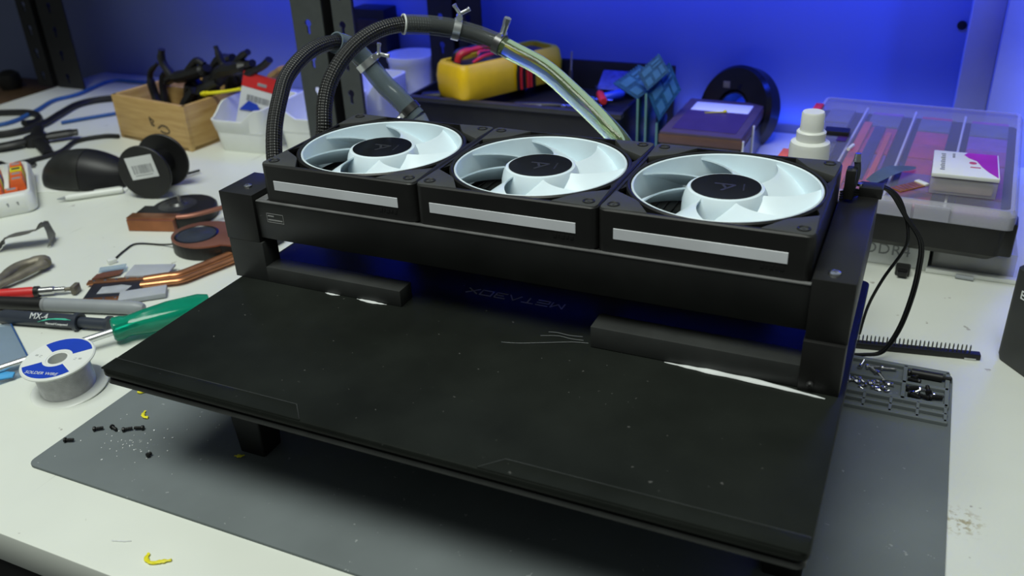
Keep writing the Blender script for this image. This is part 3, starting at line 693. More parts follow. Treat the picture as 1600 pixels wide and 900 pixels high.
sd = thing('screwdriver', 'screwdriver with translucent green handle and long steel shaft', 'screwdriver', (-172, -14, 0), 0)
ax = Vector((38, 50, 0)).normalized(); h0 = Vector((-169, -16, 12.8))
b = BM(); n_ = 40; prof = [(0, 0), (8, 0), (9.8, 1.5), (9.8, 8), (8.8, 11), (8.8, 14), (11, 26), (12.8, 45), (12.4, 70), (10, 78), (0, 80)]
t_ = bmesh.new(); rings = []
for r_, z_ in prof:
    ring = []
    for k in range(36):
        a = 2 * math.pi * k / 36; rr = r_ * (1 - (.10 if z_ > 16 else 0) * (0.5 + .5 * math.cos(6 * a))); ring.append(t_.verts.new((rr * math.cos(a), rr * math.sin(a), z_)))
    rings.append(ring)
for a, c in zip(rings[:-1], rings[1:]):
    for k in range(36):
        t_.faces.new((a[k], a[(k + 1) % 36], c[(k + 1) % 36], c[k]))
bmesh.ops.remove_doubles(t_, verts=t_.verts, dist=1e-5); bmesh.ops.recalc_face_normals(t_, faces=t_.faces)
merge(b, t_, Matrix.Translation(h0) @ ax.to_track_quat('Z', 'Y').to_matrix().to_4x4()); obj('handle', b, green_m, sd, world=True, smooth=40)
b = BM(); cyl(b, h0 + ax * 20, Vector((-230, -105, 5)), 3.0, n=18); obj('shaft', b, zinc_m, sd, world=True)

mk = thing('marker_pen', 'black and grey marker pen lying beside the syringe', 'marker', (-245, 12, 0))
a0 = Vector((-330, -12, 6.2)); a1 = Vector((-272, 5, 6.2)); a2 = Vector((-181, 31, 6.2)); dd = (a2 - a1).normalized()
obj('cap', cyl(BM(), a0, a1, 5.9, n=22), black_m, mk, world=True)
obj('barrel', lathe(BM(), [(0, 0), (5.7, 0), (6.0, 3), (6.0, 84), (5.2, 90), (3.5, 93), (0, 94)], 24, a1, dd), grey_m, mk, world=True)
obj('band', lathe(BM(), [(6.05, -2), (6.05, 1)], 22, a1, dd), inkg_m, mk, world=True)

sy = thing('paste_syringe', 'dark slate syringe of thermal paste between marker and solder reel', 'syringe', (-235, -12, 0))
s0 = Vector((-292, -25, 6.2)); s1 = Vector((-183, 0, 6.2)); dd = (s1 - s0).normalized(); sl = (s1 - s0).length
obj('nozzle_cap', lathe(BM(), [(0, -14), (3, -14), (3.4, 0), (0, 0)], 16, s0, dd), black_m, sy, world=True)
obj('barrel', lathe(BM(), [(0, 0), (4.5, 0), (6.2, 5), (6.2, 78), (0, 78)], 22, s0, dd), slate_m, sy, world=True)
obj('flange', lathe(BM(), [(0, 74), (8, 74), (8, 78), (0, 78)], 22, s0, dd), slate_m, sy, world=True)
obj('plunger', lathe(BM(), [(0, 78), (4.6, 78), (4.6, 104), (7, 104), (7, 107), (0, 107)], 20, s0, dd), slate_m, sy, world=True)
up_v = Vector((CAM - s0)); up_v = (up_v - dd * up_v.dot(dd)).normalized(); sdv = up_v.cross(dd)
def label_frame(at, r): # frame whose x runs along the barrel and whose z points up off its skin
    Mx = Matrix(((dd.x, -sdv.x, up_v.x, 0), (dd.y, -sdv.y, up_v.y, 0), (dd.z, -sdv.z, up_v.z, 0), (0, 0, 0, 1)))
    if Mx.to_3x3().determinant() < 0: Mx = Matrix(((dd.x, sdv.x, up_v.x, 0), (dd.y, sdv.y, up_v.y, 0), (dd.z, sdv.z, up_v.z, 0), (0, 0, 0, 1)))
    return Matrix.Translation(s0 + dd * at + up_v * r) @ Mx
b = BM(); text_bm(b, 'MX-4', 7.5, label_frame(42, 6.0) @ Matrix.Translation((0, 2.2, 0)), .35, shear=.2)
text_bm(b, 'Thermal Compound', 2.6, label_frame(60, 6.2) @ Matrix.Translation((0, -3.2, 0)), .3); obj('lettering', b, paper_m, sy, world=True, smooth=0)
b = BM(); Mf = label_frame(56, 6.1); tube(b, [Mf @ Vector(p) for p in ((-14, -2.4, 0), (-4, .3, .1), (8, 1.2, 0), (17, 1.0, -.2))], [.2, .6, .8, .3], n=6, sub=5); obj('green_swoosh', b, mat('mint', (0.08, 0.55, 0.38), 0.4, var=0.05), sy, world=True)

pdv = thing('precision_driver', 'small red and silver precision driver by the grey pliers', 'screwdriver', (-300, 20, 0))
p0 = Vector((-330, 6, 5)); p1 = Vector((-271, 40, 5)); dd2 = (p1 - p0).normalized()
obj('grip', lathe(BM(), [(0, 0), (4.8, 0), (4.8, 26), (4, 30), (0, 30)], 20, p0, dd2), red_m, pdv, world=True)
obj('collar', lathe(BM(), [(0, 29), (5, 29), (5, 33), (0, 33)], 20, p0, dd2), black_m, pdv, world=True)
obj('shank', lathe(BM(), [(0, 33), (3.6, 33), (3.6, 46), (2.6, 47), (2.6, 56), (0, 56)], 18, p0, dd2), steel_m, pdv, world=True)
b = BM(); lathe(b, [(0, 56), (1.8, 56), (1.8, 62), (0, 62)], 12, p0, dd2); bx(b, -5, 5, -2.2, 2.2, -4, 4, .5, M=Matrix.Translation(p0 + dd2 * 65) @ RZ(110)); obj('tip', b, beige_m, pdv, world=True)

pl = thing('pliers', 'dull grey pliers handle at the left edge, above the marker', 'pliers', (-345, 35, 0))
b = BM(); tube(b, [(-352, 2, 5), (-356, 25, 6), (-362, 50, 7), (-352, 68, 7), (-342, 64, 7)], [5, 5, 5.5, 6.5, 6], n=14, sub=6, flat=.8); obj('handle', b, beige_m, pl, world=True)
b = BM(); tube(b, [(-350, 2, 5), (-346, 25, 6), (-343, 45, 7), (-343, 64, 7)], [4, 4, 4.5, 6], n=12, sub=6, flat=.8); obj('handle', b, beige_m, pl, world=True)
b = BM(); tube(b, [(-345, -2, 4), (-335, -10, 4), (-322, -18, 4)], [3.5, 4, 3.5], n=10, sub=4); obj('red_grip', b, red_m, pl, world=True)

t_ = bmesh.new(); g = []
prof_s = [(-27, 1.0), (-25, 8), (-20, 13), (-12, 15.5), (0, 17), (9, 18.5), (15, 21), (19, 27), (22, 29), (24, 18), (25, 8), (22, 1.0)]
for i, (x_, z_) in enumerate(prof_s):
    g.append([t_.verts.new((x_ + 1.2 * math.sin(3 * v + i), -11 + 22 * v / 5, max(.8, z_ * (1 - .05 * v) + .6 * math.sin(2.1 * v + i)))) for v in range(6)])
for i in range(len(g) - 1):
    for j in range(5): t_.faces.new((g[i][j], g[i + 1][j], g[i + 1][j + 1], g[i][j + 1]))
bmesh.ops.solidify(t_, geom=list(t_.faces), thickness=1.2); b = BM(); merge(b, t_)
solo('metal_scrap', b, brush_m, 'bent scrap of dull sheet metal on the bench', 'metal scrap', (-408, 98, 0), 34, smooth=25)

gl = thing('glass_plate', 'bluish glass plate lying flat under the screwdriver shaft', 'glass plate', (-240, -65, 0))
obj('pane', prism(BM(), [(-300, -42), (-279, -26), (-195, -72), (-207, -97)], .2, 2.6, bev=.3), glass_m, gl, world=True)
obj('blue_edge', tube(BM(), [(-279, -26.4, 2.4), (-195.5, -72, 2.4)], .7, n=6, sub=1), bluecable_m, gl, world=True)
b = prism(BM(), [(-11, -3), (-2, -6), (6, -1), (3, 5), (-8, 4)], 0, 1.5, bev=.4); solo('blue_tab', b, mat('sky_blue', (0.08, 0.38, 0.75), 0.4, var=.05), 'bright blue plastic tab on the glass plate', 'plastic tab', (-207, -87, 2.7), 10)
b = lathe(BM(), [(0, 0), (2.4, 0), (2.4, 3), (1.2, 4), (0, 4)], 12); solo('metal_nut', b, dsteel_m, 'tiny dark nut at the left edge of the bench, front', 'nut', (-157, -142, 0))

# ------------------------------------------------------------------ left: laptop heatsink pieces
hs = thing('blower_heatsink', 'black blower fan with a copper fin block, by the filament reel', 'heatsink', (-312, 205, 0))
ang = math.degrees(math.atan2(15, 50)); MB_ = RZ(ang, (-337, 163, 0))
obj('fin_block', bx(BM(), 0, 52, 0, 14, 0, 13, .4, M=MB_), copper2_m, hs, world=True)
b = BM()
for k in range(34): bx(b, 1 + k * 1.5, 1.7 + k * 1.5, -.5, .4, 1, 12, M=MB_)
o = obj('fins', b, copper_m, hs, world=True, smooth=0); o['kind'] = 'stuff'
obj('top_plate', bx(BM(), -1, 53, 2, 16, 13, 14.2, .3, M=MB_), copper_m, hs, world=True)
b = BM(); lathe(b, [(0, 0), (34, 0), (35, 2), (35, 11), (33, 13), (0, 13)], 48, (-306, 214, 0))
bx(b, 0, 50, 10, 40, 1, 12.5, .8, M=MB_); obj('fan_housing', b, black_m, hs, world=True)
obj('fan_hub', lathe(BM(), [(0, 17), (7, 16.5), (9, 14), (12, 13.2), (20, 13.2), (20, 12.8)], 32, (-314, 214, 0)), dsteel_m, hs, world=True)
obj('centre_pin', cyl(BM(), (-312, 216, 15), (-312, 216, 23), 1.8, n=12), zinc_m, hs, world=True)
obj('heat_pipe', tube(BM(), [(-288, 185, 14), (-278, 192, 14), (-268, 205, 14), (-255, 230, 14), (-245, 250, 13)], 3.4, n=12, sub=6, flat=.7), copper2_m, hs, world=True)

bl2 = thing('copper_blower', 'round copper-coloured blower fan with a grey intake, beside the left bracket', 'blower fan', (-222, 158, 0))
lp = []
c2 = (-226, 160)
shape = [(c2[0] + 36 * math.cos(math.radians(a)), c2[1] + 31 * math.sin(math.radians(a))) for a in range(100, 331, 10)] + [(-165, 150), (-160, 195), (-200, 200)]
obj('housing', prism(BM(), shape, 0, 13, bev=.8), black_m, bl2, world=True)
obj('top_cover', prism(BM(), shape, 13, 15, bev=.5), copper2_m, bl2, world=True)
obj('intake_ring', lathe(BM(), [(18.5, 14.8), (19.5, 15.6), (21.5, 15.2), (21.5, 14.8)], 40, (-234, 155, 0)), blackg_m, bl2, world=True)
b = lathe(BM(), [(0, 15.6), (9, 15.6), (10, 15.2), (18.8, 15.1)], 40, (-234, 155, 0)); obj('impeller', b, slate_m, bl2, world=True)
obj('lead', tube(BM(), [(-258, 145, 5), (-275, 146, 1.5), (-302, 139, 1.4), (-301, 122, 1.4), (-295, 104, 1.4)], .9, n=8, sub=6), cable_m, bl2, world=True)
obj('plug', bx(BM(), -4, 4, -3, 3, .3, 4.5, .4, M=RZ(65, (-292, 98, 0))), whitep_m, bl2, world=True)

hp = thing('heat_pipe_assembly', 'copper heat pipes with a processor cold plate and grey pads', 'heatsink', (-225, 70, 0))
obj('heat_pipe', tube(BM(), [(-228, 76, 4.5), (-214, 88, 4.5), (-204, 96, 4.5), (-197, 115, 4.5), (-190, 138, 4.5), (-180, 170, 5)], 4.4, n=14, sub=6, flat=.65), copper_m, hp, world=True)
obj('heat_pipe', tube(BM(), [(-222, 66, 4.5), (-204, 79, 4.5), (-193, 88, 4.5), (-186, 108, 4.5), (-178, 132, 4.5), (-168, 165, 5)], 4.4, n=14, sub=6, flat=.65), copper_m, hp, world=True)
MP = RZ(30, (-240, 52, 0))
obj('cold_plate', bx(BM(), -24, 24, -19, 19, 1.0, 3.4, .3, M=MP), mat('plate_dark', (0.03, 0.032, 0.045), 0.4, 0.3, var=.2), hp, world=True)
obj('die_patch', prism(BM(), [(-14, -7), (10, -8), (14, 4), (4, 8), (-13, 6)], 3.3, 3.9, M=MP), mat('paste_grey', (0.42, 0.44, 0.47), 0.5, var=.2), hp, world=True)
for yy in (-19, 19): obj('bracket_arm', bx(BM(), -30, 30, yy - 4, yy + 4, 2.2, 4.2, .3, M=MP), copper_m, hp, world=True)
b = BM()
for yy in (-19, 19):
    for xx in (-24, -14, -4, 6, 16): lathe(b, [(0, 5.2), (1.3, 5), (1.5, 4)], 8, MP @ Vector((xx, yy, 0)))
obj('rivets', b, steel_m, hp, world=True)['kind'] = 'stuff'
obj('thermal_pad', bx(BM(), -20, 20, -12, 12, 4.3, 6.4, .3, M=RZ(22, (-234, 90, 0))), thermal_m, hp, world=True)
obj('thermal_pad', bx(BM(), -22, 18, -9, 9, 1.2, 5.4, .3, M=RZ(40, (-206, 55, 0))), thermal_m, hp, world=True)
obj('copper_fin', prism(BM(), [(-14, -5), (10, -4), (14, 5), (2, 7), (-10, 4)], 2, 3.2, M=RZ(45, (-272, 74, 0))), copper2_m, hp, world=True)
obj('clear_film', bx(BM(), -12, 12, -6, 6, 3.6, 4.0, M=RZ(40, (-276, 84, 0))), glass_m, hp, world=True)
b = prism(BM(), rrect(-13, 13, -7, 7, 2), 0, .5); solo('clear_film_scrap', b, glass_m, 'small grey film scrap beside the left bracket and laptop edge', 'film', (-88, 77, 0), 20)

# ------------------------------------------------------------------ left: reel, mouse, tray of blocks
fr = thing('filament_reel', 'small black reel with a white barcode label', 'reel', (-388, 262, 0))
axr = Vector((-.27, .96, 0)).normalized(); fcn = Vector((-383, 241, 31.5))
obj('front_flange', lathe(BM(), [(7, 0), (30.6, 0), (31.5, .8), (31.5, 2.4), (30.6, 3.2), (7, 3.2)], 56, fcn, axr, close=True), black_m, fr, world=True)
obj('barrel', lathe(BM(), [(7, 3), (15, 3), (15, 43), (7, 43)], 40, fcn, axr), blackg_m, fr, world=True)
obj('back_flange', lathe(BM(), [(7, 42), (30.6, 42), (31.5, 42.8), (31.5, 44.4), (30.6, 45.2), (7, 45.2)], 56, fcn, axr, close=True), black_m, fr, world=True)
obj('bore', lathe(BM(), [(7, -0.05), (6.5, 1), (6.5, 44), (0, 44)], 24, fcn, axr), hole_m, fr, world=True)
rx = Vector((0, 0, 1)).cross(-axr).normalized(); 
LM = Matrix.Translation(fcn - axr * .15) @ Matrix(((rx.x, 0, -axr.x, 0), (rx.y, 0, -axr.y, 0), (0, 1, 0, 0), (0, 0, 0, 1))) @ Matrix.Rotation(math.radians(10), 4, 'Z')
lb = obj('barcode_label', bx(BM(), -17, 17, -6, 20, 0, .25, M=LM), paper_m, fr, world=True, smooth=0)
b = BM(); x = -12
while x < 12: w_ = rs.choice((.5, .9, 1.4)); bx(b, x, x + w_, 0, 10, .2, .4, M=LM); x += w_ + rs.choice((.5, .8, 1.1))
for k in range(9): bx(b, -11 + k * 2.5, -9.4 + k * 2.5, -2.6, -1.4, .2, .4, M=LM)
bars = obj('barcode', b, inkg_m, fr, world=True, smooth=0)

mo = thing('computer_mouse', 'black computer mouse on white paper beside the reel', 'mouse', (-492, 256, 1.2), 16)
def mouse_loops(xs):
    out = []
    for x in [.88 * q for q in xs]:
        u = (x / .88 + 60) / 120; hw = 31 * (math.sin(math.pi * min(1, max(0, .06 + .88 * u))) ** .45) * (1 - .08 * u); h = 40 * (math.sin(math.pi * min(1, .08 + .80 * (u ** .8))) ** .6)
        lp = []
        for k in range(24):
            a = math.pi * k / 23; lp.append((x, hw * math.cos(a), 1.5 + max(.5, h) * (math.sin(a) ** .7)))
        out.append(lp)
    return out
obj('body', loft(BM(), mouse_loops([-60, -57, -50, -40, -28, -15, -2, 4])), mouse_m, mo, smooth=60)
obj('buttons', loft(BM(), mouse_loops([5, 12, 24, 36, 46, 54, 59])), mouse2_m, mo, smooth=60)
b = BM(); tube(b, [(59, 0, 8), (75, 2, 6), (95, 12, 3), (120, 40, 2.5)], 1.6, n=8); obj('cord', b, cable_m, mo)
b = bx(BM(), -75, 72, -52, 40, .1, 1.2, .3); solo('white_paper', b, whitep_m, 'white paper sheet under the black mouse', 'paper', (-515, 272, 0), 20)
pn = thing('white_pen', 'slim white pen lying in front of the black mouse', 'pen', (-458, 218, 0), 43)
obj('barrel', lathe(BM(), [(0, 0), (2.6, .5), (3.6, 5), (3.6, 62), (0, 63)], 16, (-22, 0, 4.2), (1, 0, 0)), whitep_m, pn)
obj('tip', lathe(BM(), [(0, -9), (.8, -8), (2.2, 0)], 12, (-22, 0, 4.2), (1, 0, 0)), grey_m, pn)
obj('clip', bx(BM(), 10, 38, -.8, .8, 7.6, 8.8, .2), whitep_m, pn)

TRM = RZ(52, (-569, 165, 0))
tr = thing('connector_tray', 'white plastic tray holding orange and yellow blocks', 'tray', (-569, 165, 0), 52)
def RR(x0, x1, y0, y1, r, z): return [(x, y, z) for x, y in rrect(x0, x1, y0, y1, r)]
obj('shell', loft(BM(), [RR(-58, 58, -64, 64, 12, 0), RR(-60, 60, -66, 66, 12, 3), RR(-59, 59, -65, 65, 11, 19), RR(-56, 56, -62, 62, 9, 22.5), RR(-54, 54, -53, 58, 5, 22.5), RR(-53, 53, -52, 57, 5, 9)]), whitep_m, tr, smooth=40)
obj('divider', bx(BM(), 31, 36, -38, 57, 9, 24, .8), whitep_m, tr); obj('divider', bx(BM(), 5, 9, -52, 57, 9, 22, .8), whitep_m, tr)
b = BM(); MT = Matrix.Translation((0, -65.2, 11)) @ Matrix.Rotation(math.pi / 2, 4, 'X')
for k, x in enumerate((20, 31, 41)):
    bx(b, x, x + 1.4, -4, 4, 0, .3, M=MT); bx(b, x - 1.6, x + 3, -4, -3, 0, .3, M=MT); bx(b, x - .8, x + 1.4, 2.6, 3.6, 0, .3, M=MT)
obj('raised_letters', b, inkg_m, tr, smooth=0)
def block(m, x, y, label, wd=15, dp=17, h=21, top=None):
    p = TRM @ Vector((x, y, 9.2))
    t = thing('terminal_block', label, 'block', p, 52, 'blocks in the white tray')
    obj('body', loft(BM(), [RR(-wd / 2, wd / 2, -dp / 2, dp / 2, 1, 0), RR(-wd / 2, wd / 2, -dp / 2, dp / 2, 1, h - 6), RR(-wd / 2 + 1.5, wd / 2 - 1.5, -dp / 2 + 1.5, dp / 2 - 1.5, 1, h)]), m, t)
    obj('face_mark', bx(BM(), -4.5, 4.5, -3.0, 3.0, h - .1, h + .4, .2), top or grey_m, t)
block(orange_m, 45, -28, 'orange block in the right row of the tray, second from the front', top=grey_m)
block(orange_m, 45, -10, 'orange block in the right row of the tray, third from the front', top=grey_m)
block(lemon_m, 45, 9, 'yellow block with a dark mark in the right row of the tray', top=slate_m)
block(orange_m, 45, 28, 'orange block at the far end of the right row of the tray')
block(orange_m, 38, -46, 'low orange block at the front right corner of the tray', 16, 11, 15)
block(orange_m, 21, -44, 'orange block at the front of the left row of the tray', 17, 15, 17)
block(orange_m, 20, -26, 'orange block in the left row of the tray, second from the front', 17, 16)
block(lemon_m, 20, -9, 'yellow block in the left row of the tray, by the blue one', 17, 15)
block(blue_m, 20, 7, 'blue block in the left row of the tray', 17, 14)
block(orange_m, 20, 24, 'orange block at the far end of the left row of the tray', 17, 16)

# ------------------------------------------------------------------ wooden box of black clamps
wb = thing('wooden_box', 'pale wooden box holding black clamps and tools', 'box', (-525, 455, 0))
# footprint corners: front-left, front-right, back-right, back-left
FL, FR, BR, BL = Vector((-600, 408, 0)), Vector((-455, 388, 0)), Vector((-438, 522, 0)), Vector((-580, 545, 0))
def wall_seg(bm, a, c, h, th=6, z0=0):
    d = (c - a).normalized(); n = Vector((-d.y, d.x, 0)) * th
    t = [(a)[:2], (c)[:2], (c + n)[:2], (a + n)[:2]]; prism(bm, t, z0, h, bev=.5)
for nm, a, c in (('front_panel', FL, FR), ('side_panel', FR, BR), ('back_panel', BR, BL), ('side_panel', BL, FL)):
    b = BM(); wall_seg(b, a, c, 60); obj(nm, b, wood_pine, wb, world=True)
obj('divider', prism(BM(), [(-560, 470), (-556, 474), (-462, 470), (-462, 464)], 8, 58), wood_pine, wb, world=True)
obj('bottom', prism(BM(), [p[:2] for p in (FL, FR, BR, BL)], 0.2, 5), wood_pine, wb, world=True)
d_ = (FR - FL).normalized()
WM = Matrix.Translation(FL + d_ * 95 + Vector((0, 0, 24))) @ Matrix(((d_.x, 0, d_.y, 0), (d_.y, 0, -d_.x, 0), (0, 1, 0, 0), (0, 0, 0, 1)))
b = BM(); tube(b, [WM @ Vector(p) for p in ((-22, 14, .4), (-20, 4, .4), (-15, 3, .4))], .8, n=6, sub=3); tube(b, [WM @ Vector(p) for p in ((-8, 0, .4), (0, 5, .4), (10, 4, .4), (14, -2, .4), (6, -5, .4), (-4, -3, .4))], .8, n=6, sub=4)
tube(b, [WM @ Vector(p) for p in ((-20, 12, .4), (-15, 9, .4), (-18, 6, .4))], .7, n=6, sub=3); obj('burned_mark', b, ink_m, wb, world=True)
def clamp_tool(label, loc, rz, pts, rr, extra, m=black_m):
    t = thing('spring_clamp', label, 'clamp', loc, rz, 'black clamps in the wooden box')
    obj('jaw', tube(BM(), pts, rr, n=10, sub=5, flat=.7), m, t)
    for e, r_ in extra: obj('handle', tube(BM(), e, r_, n=10, sub=5, flat=.8), m, t)
    return t
clamp_tool('black clamp with a hooked tip at the left end of the wooden box', (-555, 455, 30), 10, [(-8, 0, 0), (-14, 0, 30), (-12, 0, 50), (4, 0, 64)], [10, 7, 5, 3.5], [([(-4, 6, 0), (-2, 8, 35), (6, 8, 50)], [8, 6, 5])])
clamp_tool('big black clamp with a raised handle in the middle of the wooden box', (-500, 445, 30), 0, [(-32, 0, 40), (-22, 0, 48), (0, 0, 52), (30, 0, 60), (44, 0, 66)], [6, 9, 12, 12, 8],
           [([(-20, 0, 50), (-32, 0, 70), (-28, 0, 86)], [7, 6, 5]), ([(-8, 4, 0), (10, 2, 40)], [10, 12]), ([(10, 0, 60), (28, 0, 74), (40, 0, 70)], [6, 6, 5])])
clamp_tool('black clamp with two upright prongs at the right of the wooden box', (-440, 455, 30), 0, [(-24, 0, 30), (-4, 0, 58), (24, 0, 66), (52, 0, 74)], [9, 13, 13, 7],
           [([(6, 0, 60), (0, 0, 76), (-6, 2, 92)], [8, 5, 3.5]), ([(18, 0, 64), (34, 0, 80), (48, 0, 88)], [8, 6, 5]), ([(40, 0, 60), (66, 0, 70), (80, 0, 80)], [8, 6, 6])])
clamp_tool('thick black clamp lying across the back of the wooden box', (-470, 500, 40), 5, [(-50, 0, 8), (-20, 0, 28), (20, 0, 36), (36, 0, 34)], [14, 18, 19, 14], [([(-30, -4, 20), (-10, -6, 50), (14, -6, 56)], [10, 11, 9])])
clamp_tool('stubby black clamp under the yellow rod in the wooden box', (-475, 450, 38), 0, [(-14, 0, 0), (0, 0, 22), (18, 0, 30)], [14, 17, 13], [([(-4, 4, 20), (-22, 6, 44)], [9, 6])])
clamp_tool('black clamp pad standing behind the red package in the wooden box', (-455, 495, 40), 0, [(-10, 0, 10), (0, 0, 34), (12, 0, 52)], [15, 16, 10], [([(0, 0, 30), (10, 0, 54)], [10, 8])])
clamp_tool('wide black clamp body leaning low in the wooden box', (-478, 430, 26), 20, [(-24, 0, 0), (-10, 0, 24), (6, 0, 42)], [9, 11, 10], [([(-6, 6, 10), (14, 6, 40), (36, 6, 52)], [8, 9, 8])])
clamp_tool('brown-handled tool poking out behind the package in the wooden box', (-405, 500, 30), 0, [(-10, 0, 20), (5, 0, 40), (24, 0, 54)], [9, 11, 9], [([(24, 0, 54), (36, 0, 58)], [8, 6])], mat('tan_plastic', (0.28, 0.17, 0.07), .5, var=.1))
yl = BM(); tube(yl, [(-26, 0, 0), (-10, -2, 2), (10, 2, 4), (30, 0, 8)], [3, 2.4, 2.2, 2.2], n=8, sub=5); lathe(yl, [(0, -4), (4.5, -3), (4.5, 3), (0, 4)], 14, (-27, 0, 0), (1, 0, 0))
solo('yellow_rod', yl, lemon_m, 'bright yellow rod lying on the rim of the wooden box', 'rod', (-435, 440, 64), 8)

# ------------------------------------------------------------------ white scoop bins
def resample(P_, step=9):
    out = []
    for i in range(len(P_)):
        a = Vector(P_[i]); c = Vector(P_[(i + 1) % len(P_)]); out.append(tuple(a)); 
        if i % 7 == 6:
            for k in range(1, step): out.append(tuple(a.lerp(c, k / step)))
    return out
def bin_(label, loc, rz, wx, dy, h, dip, mt_=bin_m, name='scoop_bin', mirror=1):
    t = thing(name, label, 'bin', loc, rz, 'white storage bins')
    def lp(k, z, inset, top):
        pts = resample(rrect(-wx / 2 * k + inset, wx / 2 * k - inset, -dy / 2 * k + inset, dy / 2 * k - inset, 12 * k - inset * .6, 6)); out = []
        for x, y in pts:
            zz = z
            if top:
                f = max(0, min(1, (-y / (dy / 2) - .2) / .6)); f = f * f * (3 - 2 * f); g_ = max(0, min(1, (.75 - mirror * x / (wx / 2)) / .5)); zz = z - dip * f * g_
            out.append((x, y, zz))
        return out
    b = loft(BM(), [lp(.84, 0, 0, 0), lp(.86, 1.5, 0, 0), lp(.92, h * .45, 0, 0), lp(.935, h * .46, 0, 0), lp(.97, h - 3, -1, 1), lp(1.0, h - 1.5, 0, 1), lp(1.0, h, 0, 1), lp(1.0, h, 2, 1), lp(.88, 3, 2, 0)])
    obj('shell', b, mt_, t, smooth=40)
    return t
bin_('white scoop bin beside the wooden box, holding a red package', (-391, 448, 0), 3, 84, 92, 58, 16, mirror=1)
bin_('white scoop bin behind the arched hoses, right of the red package', (-303, 475, 0), 4, 86, 100, 60, 14, mirror=-1)
bin_('white bin behind the rack post and the frosted tube', (-283, 568, 0), 0, 66, 76, 66, 20)
bw = thing('round_tub', 'round translucent tub lit blue between hoses and multimeter', 'tub', (-268, 646, 0))
obj('shell', lathe(BM(), [(0, 0), (26, 0), (30, 40), (33, 70), (34.5, 72), (35, 80), (33.5, 80), (31, 70), (28, 42), (24, 3), (0, 3)], 48, (-268, 646, 0)), bin_m, bw, world=True)
pk = thing('blister_package', 'white hang-tag package with a red top standing in a white bin', 'package', (-392, 440, 10))
PM = Matrix.Translation((-396, 440, 12)) @ Matrix.Rotation(math.radians(14), 4, 'Y') @ Matrix.Rotation(math.radians(-12), 4, 'X') @ RZ(18)
obj('card', bx(BM(), -24, 24, -1, 1, 0, 80, .3, M=PM), paper_m, pk, world=True, smooth=0)
obj('red_header', bx(BM(), -24.2, 24.2, -1.4, 1.2, 61, 80.2, .2, M=PM), red_m, pk, world=True, smooth=0)
b = BM(); x = -15
while x < 14: w_ = rs.choice((.8, 1.3)); bx(b, x, x + w_, -1.5, -1.2, 44, 52, M=PM); x += w_ + rs.choice((.7, 1.2))
for k in range(3): bx(b, -16, 6 + 4 * k, -1.5, -1.2, 38 - k * 3.4, 39 - k * 3.4, M=PM)
obj('barcode', b, inkg_m, pk, world=True, smooth=0)
obj('blue_content', prism(BM(), [(-22, 30), (6, 34), (0, 42), (-12, 44)], 1.1, 2.6, M=PM @ Matrix.Rotation(math.pi / 2, 4, 'X')), blue_m, pk, world=True)
obj('hang_slot', bx(BM(), -4, 8, -1.6, -1.2, 66, 70, .15, M=PM), grey_m, pk, world=True)

# ------------------------------------------------------------------ cables and stand at the far left
def cable(label, pts, r, m, group='cables on the bench', sub=8):
    b = BM(); c = Vector(pts[0]); tube(b, [Vector(p) - c for p in pts], r, n=10, sub=sub); solo('cable', b, m, label, 'cable', c, 0, group)
cable('thick black cable running in from the left edge behind the wooden box', [(-930, 300, 5), (-840, 330, 5), (-768, 352, 5), (-750, 400, 5), (-770, 455, 5), (-785, 500, 5), (-770, 535, 5), (-720, 560, 5), (-640, 580, 5)], 5, cable_m)
cable('black cable looping at the left edge above the thick cable', [(-920, 405, 5), (-871, 430, 5), (-825, 445, 5), (-788, 432, 5), (-770, 410, 6), (-760, 385, 12)], 4.5, cable_m)
cable('blue network cable snaking to the rack post', [(-900, 340, 3), (-819, 389, 3), (-825, 450, 3), (-850, 510, 3), (-842, 552, 3), (-855, 630, 3), (-806, 640, 3), (-740, 640, 3)], 3.2, bluecable_m)
cable('second blue cable crossing under the thick black cable', [(-735, 425, 3), (-715, 455, 3), (-680, 500, 3), (-640, 548, 3)], 2.6, bluecable_m)
cable('thin black cord winding between mouse and wooden box', [(-640, 270, 3), (-624, 323, 3), (-640, 366, 3), (-620, 395, 3), (-598, 402, 3)], 3.2, cable_m)
st = thing('black_stand', 'flat black plastic stand with splayed feet behind the white tray', 'stand', (-665, 345, 0))
for P_ in ([(-760, 275, 5), (-710, 310, 7), (-690, 345, 9)], [(-690, 345, 9), (-722, 375, 8), (-735, 385, 7)], [(-690, 345, 9), (-668, 372, 9), (-655, 385, 9)], [(-690, 345, 9), (-660, 330, 7), (-628, 312, 5)]):
    obj('foot', tube(BM(), P_, [7, 8.5, 7], n=12, sub=5, flat=.6), black_m, st, world=True)
obj('hub', lathe(BM(), [(0, 0), (16, 0), (15, 12), (8, 15), (0, 15)], 24, (-690, 345, 0)), black_m, st, world=True)
b = BM(); tube(b, [(-670, 268, 2), (-640, 262, 2), (-615, 280, 2)], [7, 9, 7], n=10, sub=4, flat=.4); solo('black_strap', b, black_m, 'short black strap behind the white tray', 'strap', (0, 0, 0))
b = BM(); bx(b, -1180, -985, 520, 680, -60, -22, 2); solo('side_table', b, mat('dark_wood', (0.07, 0.04, 0.02), .6, var=.2), 'dark brown shelf beyond the left end of the bench', 'shelf', (0, 0, 0))
b = BM(); lathe(b, [(0, 0), (16, 0), (20, 12), (18, 26), (9, 32), (0, 33)], 20, (-1085, 615, -22)); solo('dark_knob', b, black_m, 'dark rounded object on the brown shelf at far left', 'knob', (0, 0, 0))

